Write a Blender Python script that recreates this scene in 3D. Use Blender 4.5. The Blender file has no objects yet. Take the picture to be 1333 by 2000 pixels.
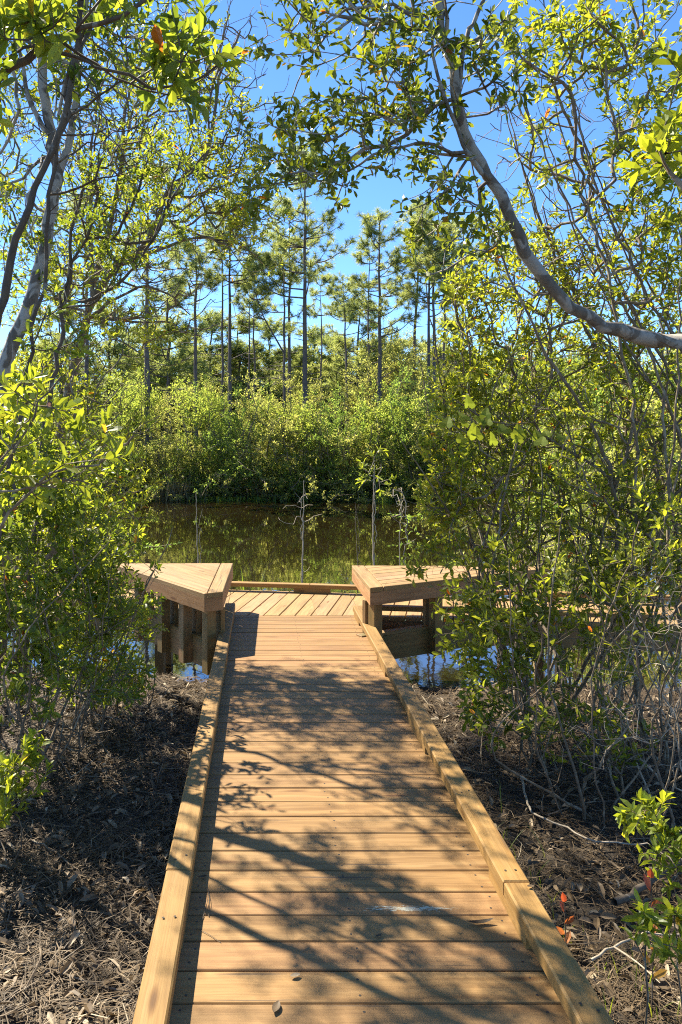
import bpy, math, random
import numpy as np
R = math.radians
rng = np.random.default_rng(11)
random.seed(11)
SC = bpy.context.scene
COL = SC.collection

# ------------------------------------------------------------------ camera, sky, sun, exposure
F, CX, CY, CAMZ = 1500.0, 513.0, 858.0, 1.70        # focal length and vanishing point in photo pixels, eye height over the deck
cam_d = bpy.data.cameras.new('camera')
cam = bpy.data.objects.new('camera', cam_d)
COL.objects.link(cam)
cam.location = (0, 0, CAMZ)
cam.rotation_euler = (R(90), 0, 0)
cam_d.sensor_fit = 'AUTO'
cam_d.sensor_width = 36
cam_d.lens = 36 * F / 2000
cam_d.shift_x = (666.5 - CX) / 2000
cam_d.shift_y = -(1000 - CY) / 2000
cam_d.clip_start = 0.05
cam_d.clip_end = 2000
SC.camera = cam

SUN_AZ, SUN_EL = -45.0, 50.0                          # ahead and to the left
world = bpy.data.worlds.new('World')
SC.world = world
world.use_nodes = True
wn = world.node_tree.nodes
sky = wn.new('ShaderNodeTexSky')
sky.sky_type = 'NISHITA'
sky.sun_disc = False
sky.sun_elevation = R(SUN_EL)
sky.sun_rotation = R(SUN_AZ)
sky.air_density = 0.6
sky.dust_density = 0.05
sky.ozone_density = 4.0
wn['Background'].inputs['Strength'].default_value = 0.112
hsv = wn.new('ShaderNodeHueSaturation')
hsv.inputs["Saturation"].default_value = 1.13
world.node_tree.links.new(sky.outputs['Color'], hsv.inputs['Color'])
world.node_tree.links.new(hsv.outputs['Color'], wn['Background'].inputs['Color'])
sun_d = bpy.data.lights.new('sun', 'SUN')
sun_d.energy = 5.0
sun_d.angle = R(0.53)
sun_d.color = (1.0, 0.925, 0.78)
sun = bpy.data.objects.new('sun', sun_d)
COL.objects.link(sun)
sun.rotation_euler = (R(90 - SUN_EL), 0, R(180 - SUN_AZ))   # the lamp shines away from the sun's place in the sky
SC.view_settings.view_transform = 'Standard'
SC.view_settings.look = 'None'
SC.view_settings.exposure = 1.62
SC.view_settings.gamma = 1
SC.cycles.filter_width = 1.1
SC.cycles.use_denoising = False
SC.cycles.max_bounces = 8
SC.cycles.transparent_max_bounces = 8

# ------------------------------------------------------------------ materials
def new_mat(name):
    m = bpy.data.materials.new(name)
    m.use_nodes = True
    nt = m.node_tree
    for n in list(nt.nodes):
        nt.nodes.remove(n)
    out = nt.nodes.new('ShaderNodeOutputMaterial')
    return m, nt, out

class NB:
    """small node builder"""
    def __init__(s, nt): s.nt = nt
    def n(s, t, **kw):
        x = s.nt.nodes.new(t)
        for k, v in kw.items(): setattr(x, k, v)
        return x
    def l(s, a, b): s.nt.links.new(a, b)
    def attr(s, name): return s.n('ShaderNodeAttribute', attribute_name=name)
    def ramp(s, fac, stops, interp='LINEAR'):
        r = s.n('ShaderNodeValToRGB')
        r.color_ramp.interpolation = interp
        e = r.color_ramp.elements
        while len(e) < len(stops): e.new(0.5)
        for i, (p, c) in enumerate(stops):
            e[i].position = p
            e[i].color = (*c, 1) if len(c) == 3 else c
        s.l(fac, r.inputs['Fac'])
        return r.outputs['Color']
    def noise(s, vec, scale, detail=4, rough=.55, dist=0):
        t = s.n('ShaderNodeTexNoise')
        t.inputs['Scale'].default_value = scale
        t.inputs['Detail'].default_value = detail
        t.inputs['Roughness'].default_value = rough
        t.inputs['Distortion'].default_value = dist
        if vec is not None: s.l(vec, t.inputs['Vector'])
        return t.outputs['Fac']
    def mapv(s, vec, scale, loc=(0, 0, 0)):
        m = s.n('ShaderNodeMapping')
        m.inputs['Scale'].default_value = scale
        m.inputs['Location'].default_value = loc
        s.l(vec, m.inputs['Vector'])
        return m.outputs['Vector']
    def mix(s, fac, a, b, mode='MIX'):
        m = s.n('ShaderNodeMix', data_type='RGBA', blend_type=mode)
        for sock, v in ((m.inputs[0], fac), (m.inputs[6], a), (m.inputs[7], b)):
            if isinstance(v, (int, float)): sock.default_value = v
            elif isinstance(v, tuple): sock.default_value = (*v, 1)
            else: s.l(v, sock)
        return m.outputs[2]
    def math(s, op, a, b=None, c=None):
        m = s.n('ShaderNodeMath', operation=op)
        for i, v in enumerate((a, b, c)):
            if v is None: continue
            if isinstance(v, (int, float)): m.inputs[i].default_value = v
            else: s.l(v, m.inputs[i])
        return m.outputs[0]
    def bump(s, h, strength, dist=.01):
        b = s.n('ShaderNodeBump')
        b.inputs['Strength'].default_value = strength
        b.inputs['Distance'].default_value = dist
        s.l(h, b.inputs['Height'])
        return b.outputs['Normal']
    def princ(s, **kw):
        p = s.n('ShaderNodeBsdfPrincipled')
        for k, v in kw.items():
            k = k.replace('_', ' ')
            if isinstance(v, (int, float)): p.inputs[k].default_value = v
            elif isinstance(v, tuple): p.inputs[k].default_value = (*v, 1) if len(v) == 3 else v
            else: s.l(v, p.inputs[k])
        return p

def leaf_mat(name, stops, trans_gain=(2.3, 2.0, .7), trans=.5, rough=.42, spec=.5):
    m, nt, out = new_mat(name)
    b = NB(nt)
    a = b.attr('rnd')
    col = b.ramp(a.outputs['Fac'], stops)
    tcol = b.mix(1.0, col, tuple(g for g in trans_gain), 'MULTIPLY')
    p = b.princ(Base_Color=col, Roughness=rough)
    p.inputs['Specular IOR Level'].default_value = spec
    t = b.n('ShaderNodeBsdfTranslucent')
    b.l(tcol, t.inputs['Color'])
    mx = b.n('ShaderNodeMixShader')
    mx.inputs['Fac'].default_value = trans
    b.l(p.outputs[0], mx.inputs[1]); b.l(t.outputs[0], mx.inputs[2])
    b.l(mx.outputs[0], out.inputs['Surface'])
    return m

GREEN = leaf_mat('green_leaf', [(0, (.060, .092, .018)), (.5, (.115, .155, .026)), (.86, (.18, .215, .036)), (.965, (.24, .25, .035)), (.985, (.30, .11, .02)), (1, (.26, .07, .015))], (2.75, 2.45, .9), .58)
SPRING = leaf_mat('spring_leaf', [(0, (.075, .10, .02)), (.5, (.145, .18, .028)), (.86, (.21, .235, .036)), (.965, (.26, .26, .04)), (.985, (.30, .12, .02)), (1, (.26, .07, .015))], (2.8, 2.45, .9), .62)
VINELEAF = leaf_mat('vine_leaf', [(0, (.10, .14, .03)), (1, (.19, .23, .04))], (2.6, 2.3, .8), .55, rough=.75, spec=.15)
DARKG = leaf_mat('glossy_dark_leaf', [(0, (.055, .08, .014)), (.6, (.095, .13, .02)), (.93, (.15, .18, .03)), (.98, (.25, .10, .02)), (1, (.25, .07, .015))], (2.8, 2.35, .8), trans=.5, rough=.36)
BRIGHT = leaf_mat('fresh_leaf', [(0, (.10, .14, .02)), (.5, (.16, .21, .026)), (.9, (.23, .28, .035)), (.985, (.26, .27, .04)), (1, (.32, .13, .02))], (2.6, 2.15, .8), trans=.56)
FARLEAF = leaf_mat('far_bush_leaf', [(0, (.105, .14, .045)), (.45, (.16, .20, .055)), (.85, (.21, .24, .07)), (1, (.26, .28, .085))], (2.9, 2.75, 1.3), trans=.68, rough=.7, spec=.15)
NEEDLE = leaf_mat('pine_needle_green', [(0, (.11, .145, .06)), (.6, (.17, .205, .08)), (.93, (.23, .25, .10)), (1, (.26, .22, .11))], trans_gain=(2.6, 2.35, 1.4), trans=.6, rough=.5, spec=.35)
REDLEAF = leaf_mat('red_new_leaf', [(0, (.40, .07, .035)), (.5, (.5, .18, .055)), (1, (.5, .32, .065))], trans_gain=(1.6, 1.4, .9), trans=.4)
GRASS = leaf_mat('grass_blade', [(0, (.08, .13, .02)), (.6, (.14, .20, .03)), (1, (.24, .26, .06))], (2.6, 2.3, .7), trans=.5)
DRYGRASS = leaf_mat('dry_grass_blade', [(0, (.14, .12, .06)), (.5, (.25, .20, .10)), (1, (.36, .30, .18))], trans_gain=(1.4, 1.3, .9), trans=.4, rough=.7, spec=.1)
LITTER = leaf_mat('litter_brown', [(0, (.048, .031, .015)), (.5, (.118, .079, .040)), (.85, (.24, .172, .10)), (1, (.45, .37, .25))], trans_gain=(1.1, 1, .8), trans=.12, rough=.6, spec=.35)

def bark_mat(name, dark, light, lichen=None, cover=.5, scale=9):
    m, nt, out = new_mat(name)
    b = NB(nt)
    tc = b.n('ShaderNodeTexCoord')
    v = tc.outputs['Object']
    n1 = b.noise(b.mapv(v, (1, 1, .35)), scale * 3, 6, .65)
    col = b.ramp(n1, [(.3, dark), (.7, light)])
    if lichen:
        n2 = b.noise(b.mapv(v, (1, 1, .8)), scale, 3, .55, .8)
        mask = b.ramp(n2, [(cover - .03, (0, 0, 0)), (cover + .03, (1, 1, 1))])
        n3 = b.noise(v, scale * 7, 3)
        lc = b.mix(n3, lichen, tuple(c * .62 for c in lichen))
        col = b.mix(mask, col, lc)
    p = b.princ(Base_Color=col, Roughness=.85, Normal=b.bump(n1, .6, .006))
    b.l(p.outputs[0], out.inputs['Surface'])
    return m

BARK_PALE = bark_mat('pale_lichen_bark', (.09, .075, .055), (.17, .145, .115), (.42, .39, .33), .47, 8)
BARK_MOTTLED = bark_mat('mottled_smooth_bark', (.085, .065, .045), (.18, .145, .105), (.36, .32, .26), .50, 9)
BARK_GREY = bark_mat('grey_twig_bark', (.10, .070, .040), (.22, .162, .10), (.34, .28, .19), .58, 12)
BARK_DARK = bark_mat('dark_bark', (.06, .044, .028), (.13, .098, .064), (.24, .23, .20), .64, 10)
BARK_PINE = bark_mat('pine_bark', (.055, .04, .032), (.16, .125, .10), None, .5, 4)
BARK_DEAD = bark_mat('bleached_dead_wood', (.26, .205, .14), (.46, .385, .28), None, .5, 12)

def wood_mat(name, c_lo, c_mid, c_hi, tint_pink=(.40, .235, .15), scuff=False, green=0):
    m, nt, out = new_mat(name)
    b = NB(nt)
    uv = b.n('ShaderNodeUVMap', uv_map='UVMap').outputs['UV']
    rnd = b.attr('rnd').outputs['Fac']
    warp = b.noise(b.mapv(uv, (1.3, 5, 1)), 1.0, 3)
    sep = b.n('ShaderNodeSeparateXYZ'); b.l(uv, sep.inputs[0])
    y2 = b.math('ADD', sep.outputs['Y'], b.math('MULTIPLY', warp, .10))
    cmb = b.n('ShaderNodeCombineXYZ'); b.l(sep.outputs['X'], cmb.inputs['X']); b.l(y2, cmb.inputs['Y'])
    g1 = b.noise(b.mapv(cmb.outputs[0], (1.1, 38, 1)), 1.0, 3, .6)
    g2 = b.noise(b.mapv(uv, (5, 230, 1)), 1.0, 2, .6)
    blot = b.noise(b.mapv(uv, (2.2, 7, 1)), 1.0, 4, .6)
    base = b.ramp(g1, [(.28, c_lo), (.5, c_mid), (.72, c_hi)])
    pink = b.ramp(rnd, [(.45, (0, 0, 0)), (1, (.5, .5, .5))])
    base = b.mix(pink, base, b.mix(.35, tint_pink, base))
    val = b.ramp(rnd, [(0, (.78, .79, .82)), (.35, (1.02, 1.0, .97)), (.7, (.92, .92, .93)), (1, (1.06, 1.03, 1.0))])
    base = b.mix(1.0, base, val, 'MULTIPLY')
    fine = b.ramp(g2, [(.30, (.72, .70, .68)), (.55, (1, 1, 1))])
    base = b.mix(.75, base, fine, 'MULTIPLY')
    bl = b.ramp(blot, [(.30, (.62, .60, .58)), (.52, (1, 1, 1))])
    base = b.mix(.7, base, bl, 'MULTIPLY')
    ck = b.noise(b.mapv(uv, (.9, 55, 1)), 1.0, 2, .5)
    ckm = b.noise(b.mapv(uv, (2.0, 3.0, 1)), 1.0, 2, .5)
    crack = b.math('MULTIPLY', b.ramp(ck, [(.655, (0, 0, 0)), (.675, (1, 1, 1))]), b.ramp(ckm, [(.52, (0, 0, 0)), (.6, (1, 1, 1))]))
    base = b.mix(b.math('MULTIPLY', crack, .75), base, (.06, .04, .025))
    # knots
    vo = b.n('ShaderNodeTexVoronoi'); vo.inputs['Scale'].default_value = 1
    kv = b.mapv(uv, (1.7, 8.0, 1)); b.l(kv, vo.inputs['Vector'])
    dist = vo.outputs['Distance']
    ring = b.math('SINE', b.math('MULTIPLY', dist, 190))
    kn = b.ramp(dist, [(.035, (.36, .27, .2)), (.075, (.62, .52, .42)), (.13, (1, 1, 1))])
    base = b.mix(.85, base, kn, 'MULTIPLY')
    rough = b.math('MULTIPLY_ADD', g1, .2, .55)
    if scuff:                                            # the weathered white paint scrape on one board, and dirt
        ob = b.n('ShaderNodeTexCoord').outputs['Object']
        sp = b.n('ShaderNodeSeparateXYZ'); b.l(ob, sp.inputs[0])
        dx = b.math('DIVIDE', b.math('SUBTRACT', sp.outputs['X'], .53), .235)
        dy = b.math('DIVIDE', b.math('SUBTRACT', sp.outputs['Y'], 2.785), .024)
        d2 = b.math('ADD', b.math('MULTIPLY', dx, dx), b.math('MULTIPLY', dy, dy))
        edge = b.math('MULTIPLY', b.noise(b.mapv(ob, (26, 120, 60)), 1.0, 5, .75), 2.1)
        mk = b.math('LESS_THAN', b.math('ADD', b.math('MULTIPLY', d2, .45), edge), 1.13)
        base = b.mix(mk, base, (.46, .43, .31))
    if green:
        gn = b.noise(b.mapv(uv, (3, 6, 1)), 1.0, 4, .6)
        base = b.mix(b.ramp(gn, [(.4, (0, 0, 0)), (.7, (green, green, green))]), base, (.10, .10, .035))
    hh = b.math('ADD', b.math('MULTIPLY', g1, .6), b.math('MULTIPLY', g2, .4))
    p = b.princ(Base_Color=base, Roughness=rough, Normal=b.bump(hh, .35, .0025))
    p.inputs['Specular IOR Level'].default_value = .3
    b.l(p.outputs[0], out.inputs['Surface'])
    return m

DECK = wood_mat('deck_board', (.206, .109, .035), (.284, .162, .057), (.341, .206, .081), (.262, .135, .066), scuff=True)
DECKX = wood_mat('cross_deck_board', (.262, .157, .056), (.332, .210, .079), (.376, .244, .101))
CURB = wood_mat('curb_timber', (.246, .131, .034), (.305, .176, .053), (.348, .211, .075), (.262, .149, .056))
BENCHW = wood_mat('bench_timber', (.254, .149, .055), (.323, .201, .079), (.376, .244, .105))
FASCIA = wood_mat('bench_fascia', (.33, .165, .06), (.40, .215, .09), (.44, .255, .115))
POST = wood_mat('post_timber', (.21, .125, .042), (.28, .17, .062), (.33, .21, .085), green=.7)
FRAME = wood_mat('frame_timber', (.17, .105, .035), (.23, .145, .05), (.28, .18, .07), green=.85)

m, nt, out = new_mat('screw_head')
b = NB(nt); p = b.princ(Base_Color=(.05, .04, .03), Roughness=.6, Metallic=.4); b.l(p.outputs[0], out.inputs['Surface'])
SCREW = m

# soil under the needles
m, nt, out = new_mat('soil')
b = NB(nt)
v = b.n('ShaderNodeTexCoord').outputs['Object']
n1 = b.noise(v, 1.4, 5, .6); n2 = b.noise(v, 38, 5, .7); n3 = b.noise(b.mapv(v, (30, 90, 30)), 1, 4, .7)
c = b.ramp(n2, [(.3, (.020, .014, .008)), (.55, (.045, .031, .016)), (.8, (.10, .07, .04))])
c = b.mix(b.ramp(n3, [(.55, (0, 0, 0)), (.75, (.6, .6, .6))]), c, (.17, .12, .085))
c = b.mix(b.ramp(n1, [(.4, (0, 0, 0)), (.7, (.5, .5, .5))]), c, (.03, .022, .015))
p = b.princ(Base_Color=c, Roughness=.9, Normal=b.bump(n2, .9, .03)); b.l(p.outputs[0], out.inputs['Surface'])
SOIL = m

m, nt, out = new_mat('pond_water')
b = NB(nt)
v = b.n('ShaderNodeTexCoord').outputs['Object']
w1 = b.noise(b.mapv(v, (1.0, .45, 1)), 1.6, 3, .5); w2 = b.noise(b.mapv(v, (1.6, .9, 1)), 7, 2, .5)
hh = b.math('ADD', b.math('MULTIPLY', w1, .8), b.math('MULTIPLY', w2, .2))
murk = b.noise(v, .25, 3)
nrm_ = b.bump(hh, .06, .035)
p = b.princ(Base_Color=b.ramp(murk, [(.3, (.012, .0085, .0025)), (.7, (.020, .013, .004))]), Roughness=.02, IOR=1.42, Normal=nrm_)
gl = b.n('ShaderNodeBsdfGlossy'); gl.inputs['Roughness'].default_value = .02; b.l(nrm_, gl.inputs['Normal'])
mx = b.n('ShaderNodeMixShader'); mx.inputs['Fac'].default_value = .25
b.l(p.outputs[0], mx.inputs[1]); b.l(gl.outputs[0], mx.inputs[2])
b.l(mx.outputs[0], out.inputs['Surface'])
WATER = m

# ------------------------------------------------------------------ mesh builder
class MB:
    def __init__(s): s.v, s.f, s.uv, s.r, s.mi, s.nv = [], [], [], [], [], 0
    def add(s, verts, faces, rnd=.5, uv=None, mi=0):
        """faces: list of index tuples; uv: list matching the face corners; or arrays"""
        verts = np.asarray(verts, float).reshape(-1, 3)
        s.v.append(verts)
        for k, fc in enumerate(faces):
            s.f.append(np.asarray(fc, np.int64).reshape(1, -1) + s.nv)
            s.r.append(np.array([rnd if np.isscalar(rnd) else rnd[k]]))
            s.mi.append(np.array([mi]))
            s.uv.append(np.zeros((len(fc), 2)) if uv is None else np.asarray(uv[k], float))
        s.nv += len(verts)
    def bulk(s, verts, faces, rnd, mi=0):
        """faces: (n, k) array local to verts"""
        verts = np.asarray(verts, float).reshape(-1, 3)
        faces = np.asarray(faces, np.int64)
        s.v.append(verts); s.f.append(faces + s.nv)
        s.r.append(np.broadcast_to(np.asarray(rnd, float), (len(faces),)).copy())
        s.mi.append(np.full(len(faces), mi))
        s.uv.append(np.zeros((faces.size, 2)))
        s.nv += len(verts)
    def build(s, name, mats, parent=None, smooth=False):
        me = bpy.data.meshes.new(name)
        v = np.concatenate(s.v)
        tot = np.concatenate([np.full(len(f), f.shape[1]) for f in s.f])
        idx = np.concatenate([f.ravel() for f in s.f])
        me.vertices.add(len(v)); me.vertices.foreach_set('co', v.astype(np.float32).ravel())
        me.loops.add(len(idx)); me.loops.foreach_set('vertex_index', idx.astype(np.int32))
        me.polygons.add(len(tot))
        st = np.zeros(len(tot), np.int64); st[1:] = np.cumsum(tot)[:-1]
        me.polygons.foreach_set('loop_start', st.astype(np.int32))
        me.polygons.foreach_set('loop_total', tot.astype(np.int32))
        me.polygons.foreach_set('material_index', np.concatenate(s.mi).astype(np.int32))
        me.polygons.foreach_set('use_smooth', np.full(len(tot), bool(smooth)))
        a = me.attributes.new('rnd', 'FLOAT', 'FACE'); a.data.foreach_set('value', np.concatenate(s.r).astype(np.float32))
        u = me.uv_layers.new(name='UVMap'); u.data.foreach_set('uv', np.concatenate(s.uv).astype(np.float32).ravel())
        me.update(calc_edges=True)
        for m in (mats if isinstance(mats, (list, tuple)) else [mats]): me.materials.append(m)
        o = bpy.data.objects.new(name, me); COL.objects.link(o)
        if parent is not None: o.parent = parent
        return o

def tag(o, label=None, cat=None, group=None, kind=None):
    if label: o['label'] = label
    if cat: o['category'] = cat
    if group: o['group'] = group
    if kind: o['kind'] = kind
    return o
def thing(name, label, cat, loc=(0, 0, 0), group=None):
    o = bpy.data.objects.new(name, None); COL.objects.link(o)
    o.location = loc; o.empty_display_size = .2
    return tag(o, label, cat, group)
def part(o, root):
    """parent a mesh built in world coordinates to its thing, keeping it in place"""
    o.parent = root
    o.location = tuple(-c for c in root.location)
    return o
def copy_thing(o, loc, scale=1, rotz=0, label=None, group=None):
    c = o.copy(); COL.objects.link(c)
    c.location = loc; c.scale = scale if isinstance(scale, tuple) else (scale,) * 3; c.rotation_euler = (0, 0, rotz)
    if label: c['label'] = label
    if group: c['group'] = group
    for ch in list(o.children):
        d = ch.copy(); COL.objects.link(d); d.parent = c
    return c
def P(px, py, Y): return np.array([(px - CX) / F * Y, Y, CAMZ - (py - CY) / F * Y])
def nrm(a): return a / (np.linalg.norm(a, axis=-1, keepdims=True) + 1e-9)

# ------------------------------------------------------------------ timber
def clip(poly, a, bb, keep):
    """clip a 2D polygon to the half plane a.p <= b"""
    out = []
    n = len(poly)
    for i in range(n):
        p, q = np.array(poly[i]), np.array(poly[(i + 1) % n])
        dp, dq = np.dot(a, p) - bb, np.dot(a, q) - bb
        if dp <= 0: out.append(tuple(p))
        if dp * dq < 0: out.append(tuple(p + (q - p) * (dp / (dp - dq))))
    return out
def inset(poly, d):
    p = np.array(poly); n = len(p); out = []
    for i in range(n):
        a, q, c = p[i - 1], p[i], p[(i + 1) % n]
        e1, e2 = nrm(q - a), nrm(c - q)
        n1, n2 = np.array([-e1[1], e1[0]]), np.array([-e2[1], e2[0]])
        k = 1 + np.dot(n1, n2)
        out.append(q + (n1 + n2) / max(k, .3) * d)
    return np.array(out)
def ccw(poly):
    p = np.array(poly); a = 0.5 * np.sum(p[:, 0] * np.roll(p[:, 1], -1) - np.roll(p[:, 0], -1) * p[:, 1])
    return p if a > 0 else p[::-1]
def prism(mb, poly, z0, z1, dirv=(1, 0), ch=.003, rnd=None, mi=0, skew=0):
    """convex polygon prism with softened top edges; grain runs along dirv"""
    p = ccw(poly)
    keep = [i for i in range(len(p)) if np.linalg.norm(p[i] - p[i - 1]) > 1e-4]
    p = p[keep]
    if len(p) < 3: return
    n = len(p); rnd = random.random() if rnd is None else rnd
    off = np.array([random.uniform(0, 40), random.uniform(0, 40)])
    d = nrm(np.array(dirv, float)); e = np.array([-d[1], d[0]])
    q = inset(p, ch)
    tz = z1 + skew * (p @ d - np.mean(p @ d))
    V = [(x, y, z0) for x, y in p] + [(x, y, tz[i] - ch) for i, (x, y) in enumerate(p)] + [(x, y, tz[i]) for i, (x, y) in enumerate(q)]
    def uvt(i):
        x = V[i]; w = np.array(x[:2]); return (w @ d + off[0], w @ e + off[1])
    F_, U = [], []
    for i in range(n):
        j = (i + 1) % n
        t = p[j] - p[i]; al = abs(nrm(t) @ d) > .6
        for lo in (0, n):
            fc = (i + lo, j + lo, j + lo + n, i + lo + n); F_.append(fc)
            u = []
            for k in fc:
                x = V[k]; w = np.array(x[:2])
                u.append((w @ d + off[0] + .37, (w @ e if not al else 0) + x[2] + off[1]))
            U.append(u)
    F_.append(tuple(range(2 * n, 3 * n))); U.append([uvt(k) for k in F_[-1]])
    F_.append(tuple(range(n - 1, -1, -1))); U.append([uvt(k) for k in F_[-1]])
    mb.add(V, F_, rnd, U, mi)
def rect(c, d, L, W):
    c = np.array(c, float); d = nrm(np.array(d, float)); e = np.array([-d[1], d[0]])
    return [c - d * L / 2 - e * W / 2, c + d * L / 2 - e * W / 2, c + d * L / 2 + e * W / 2, c - d * L / 2 + e * W / 2]
def bar(mb, a, c, W, z0, z1, ch=.004, rnd=None, mi=0):
    a, c = np.array(a, float), np.array(c, float)
    prism(mb, rect((a + c) / 2, c - a, np.linalg.norm(c - a), W), z0, z1, c - a, ch, rnd, mi)
def upright(mb, c, d, wx, wy, z0, z1, rnd=None, mi=0):
    """a vertical post: grain runs up"""
    pl = ccw(rect(c, d, wx, wy)); rnd = random.random() if rnd is None else rnd
    o = random.uniform(0, 40)
    V = [(x, y, z0) for x, y in pl] + [(x, y, z1) for x, y in pl]
    F_, U = [], []
    per = [0, wx, wx + wy, 2 * wx + wy, 2 * wx + 2 * wy]
    for i in range(4):
        j = (i + 1) % 4; F_.append((i, j, j + 4, i + 4))
        U.append([(z0 + o, per[i] + o), (z0 + o, per[i + 1] + o), (z1 + o, per[i + 1] + o), (z1 + o, per[i] + o)])
    F_.append((4, 5, 6, 7)); U.append([(x + o, y) for x, y in pl]); F_.append((3, 2, 1, 0)); U.append([(x + o, y) for x, y in pl])
    mb.add(V, F_, rnd, U, mi)
def planks(mb, poly, dirv, pitch, gap, z0, z1, phase=0, jit=.0012, screws=None, mi=0):
    p = ccw(poly); d = nrm(np.array(dirv, float)); e = np.array([-d[1], d[0]])
    s = p @ e; k0 = math.floor((s.min() - phase) / pitch)
    k = k0
    while phase + k * pitch < s.max():
        a0, a1 = phase + k * pitch + gap / 2, phase + (k + 1) * pitch - gap / 2 + random.uniform(-.0015, .0015)
        q = clip([tuple(x) for x in p], e, a1, 1)
        if len(q) > 2: q = clip(q, -e, -a0, 1)
        if len(q) > 2:
            zz = z1 + random.uniform(-jit, jit)
            prism(mb, q, z0, zz, d, .0035, None, mi)
            if screws:
                qq = np.array(q) @ d
                for t in ((qq.min() + .07, qq.max() - .07) if screws == 'ends' else screws):
                    if qq.min() + .03 < t < qq.max() - .03:
                        for f in (.24, .76):
                            c = d * (t + random.uniform(-.012, .012)) + e * (a0 + (a1 - a0) * (f + random.uniform(-.05, .05)))
                            an = np.linspace(0, 2 * math.pi, 7)[:-1]
                            V = [(c[0] + .0045 * math.cos(x), c[1] + .0045 * math.sin(x), zz + .0006) for x in an]
                            mb.add(V, [tuple(range(6))], .5, None, 1)
        k += 1

ZW = -0.80                                              # pond level below the deck
# walkway
LO, LI, RI, RO = -.360, -.264, .872, .968
NEAR = lambda x: 7.527 - .143 * x
FAR = lambda x: 8.63 - .143 * x - (.03 * (x - .525) if x > .525 else 0)
boardwalk = thing('boardwalk', 'straight wooden boardwalk with raised edge boards leading from the viewer to the pond', 'boardwalk', (.3, 3, -.3))
mb = MB()
planks(mb, [(-.345, -2.2), (.953, -2.2), (.953, 7.40), (-.345, 7.40)], (1, 0), .1434, .0065, -.038, 0, phase=.02, screws=(-.235, .31, .835))
part(mb.build('deck', [DECK, SCREW]), boardwalk)
for cuts, (x0, x1) in (((-2.2, -.6, 2.86, 5.55, 7.50), (LO, LI)), ((-2.2, -.4, 2.78, 4.06, 7.40), (RI, RO))):
    mb = MB()
    for a, c in zip(cuts[:-1], cuts[1:]):
        prism(mb, [(x0, a + .0015), (x1, a + .0015), (x1 + random.uniform(-.003, .003), c - .0015), (x0 + random.uniform(-.003, .003), c - .0015)], .050, .100 + random.uniform(-.002, .002), (0, 1), .006)
        for ys in np.arange(a + .08, c, .62):
            for f in (.3, .7):
                cx_, cy_ = x0 + (x1 - x0) * f, ys + random.uniform(-.02, .02)
                mb.add([(cx_ + .005 * math.cos(t), cy_ + .005 * math.sin(t), .1026) for t in np.linspace(0, 6.283, 7)[:-1]], [tuple(range(6))], .5, None, 1)
    curb = part(mb.build('edge_board', [CURB, SCREW]), boardwalk)
    for a, c in ((-1.2, -.7), (.95, 1.4), (2.56, 2.98), (4.15, 4.66), (5.5, 5.9), (7.0, 7.38)):
        mb = MB(); prism(mb, [(x0 + .006, a), (x1 - .003, a), (x1 - .003, c), (x0 + .006, c)], .001, .0495, (0, 1), .003)
        o = mb.build('spacer_block', CURB); o.parent = curb
for x in (-.30, .31, .91):
    mb = MB(); bar(mb, (x, -2.2), (x, 7.45), .04, -.225, -.0385)
    part(mb.build('joist', FRAME), boardwalk)
for y in (.8, 3.2, 5.4, 6.9):
    for x in (-.21, .82):
        mb = MB(); upright(mb, (x, y), (1, 0), .09, .09, -1.3, -.05); part(mb.build('post', POST), boardwalk)

# the boardwalk running across along the pond
XL, XR = -7.5, 7.0
cross = thing('boardwalk', 'second wooden boardwalk crossing along the water behind the two benches', 'boardwalk', (.3, 8, -.3))
pd = (.245, .97)
mb = MB()
polys = [[(-.353, NEAR(-.353)), (-.353, FAR(-.353)), (XL, FAR(XL)), (XL, NEAR(XL))],
         [(-.350, 7.405), (.525, 7.405), (.525, FAR(.525)), (-.350, FAR(-.350))],
         [(.525, 7.405), (.956, 7.405), (.956, FAR(.956)), (.525, FAR(.525))],
         [(.960, NEAR(.960)), (XR, NEAR(XR)), (XR, FAR(XR)), (.960, FAR(.960))]]
for q in polys: planks(mb, q, pd, .148, .009, -.038, .001, phase=.03, screws='ends')
part(mb.build('deck', [DECKX, SCREW]), cross)
def edge_line(x0, x1, fn, ins, cuts, blocks):
    """raised edge board following fn(x), inset by ins"""
    mb = MB(); xs = [x0] + cuts + [x1]
    for a, c in zip(xs[:-1], xs[1:]):
        bar(mb, (a + .001, fn(a) + ins), (c - .001, fn(c) + ins), .09, .054, .098, .005)
    o = part(mb.build('edge_board', CURB), cross)
    for a in blocks:
        mb = MB(); bar(mb, (a - .2, fn(a - .2) + ins), (a + .2, fn(a + .2) + ins), .075, .002, .0535, .003)
        s = mb.build('spacer_block', CURB); s.parent = o
edge_line(XL, XR, FAR, -.045, [-4.1, -1.7, .525, 2.9, 5.1], [-6.2, -4.1, -1.7, .55, 1.5, 2.9, 5.1])
edge_line(XL, -.50, NEAR, .05, [-3.4], [-5.5, -3.4, -1.9])
edge_line(1.05, XR, NEAR, .05, [3.4], [2.2, 3.4, 5.3])
for fn, ins, rng_ in ((FAR, -.02, [(XL, XR)]), (NEAR, .02, [(XL, -.37), (.98, XR)])):
    for a, c in rng_:
        mb = MB(); bar(mb, (a, fn(a) + ins), (c, fn(c) + ins), .04, -.235, -.0395); part(mb.build('joist', FRAME), cross)
for x in np.arange(-6.9, 6.9, 1.95):
    for f, s in ((NEAR, .22), (FAR, -.22)):
        mb = MB(); upright(mb, (x, f(x) + s), (1, -.143), .09, .09, -1.5, -.05); part(mb.build('post', POST), cross)

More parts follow.
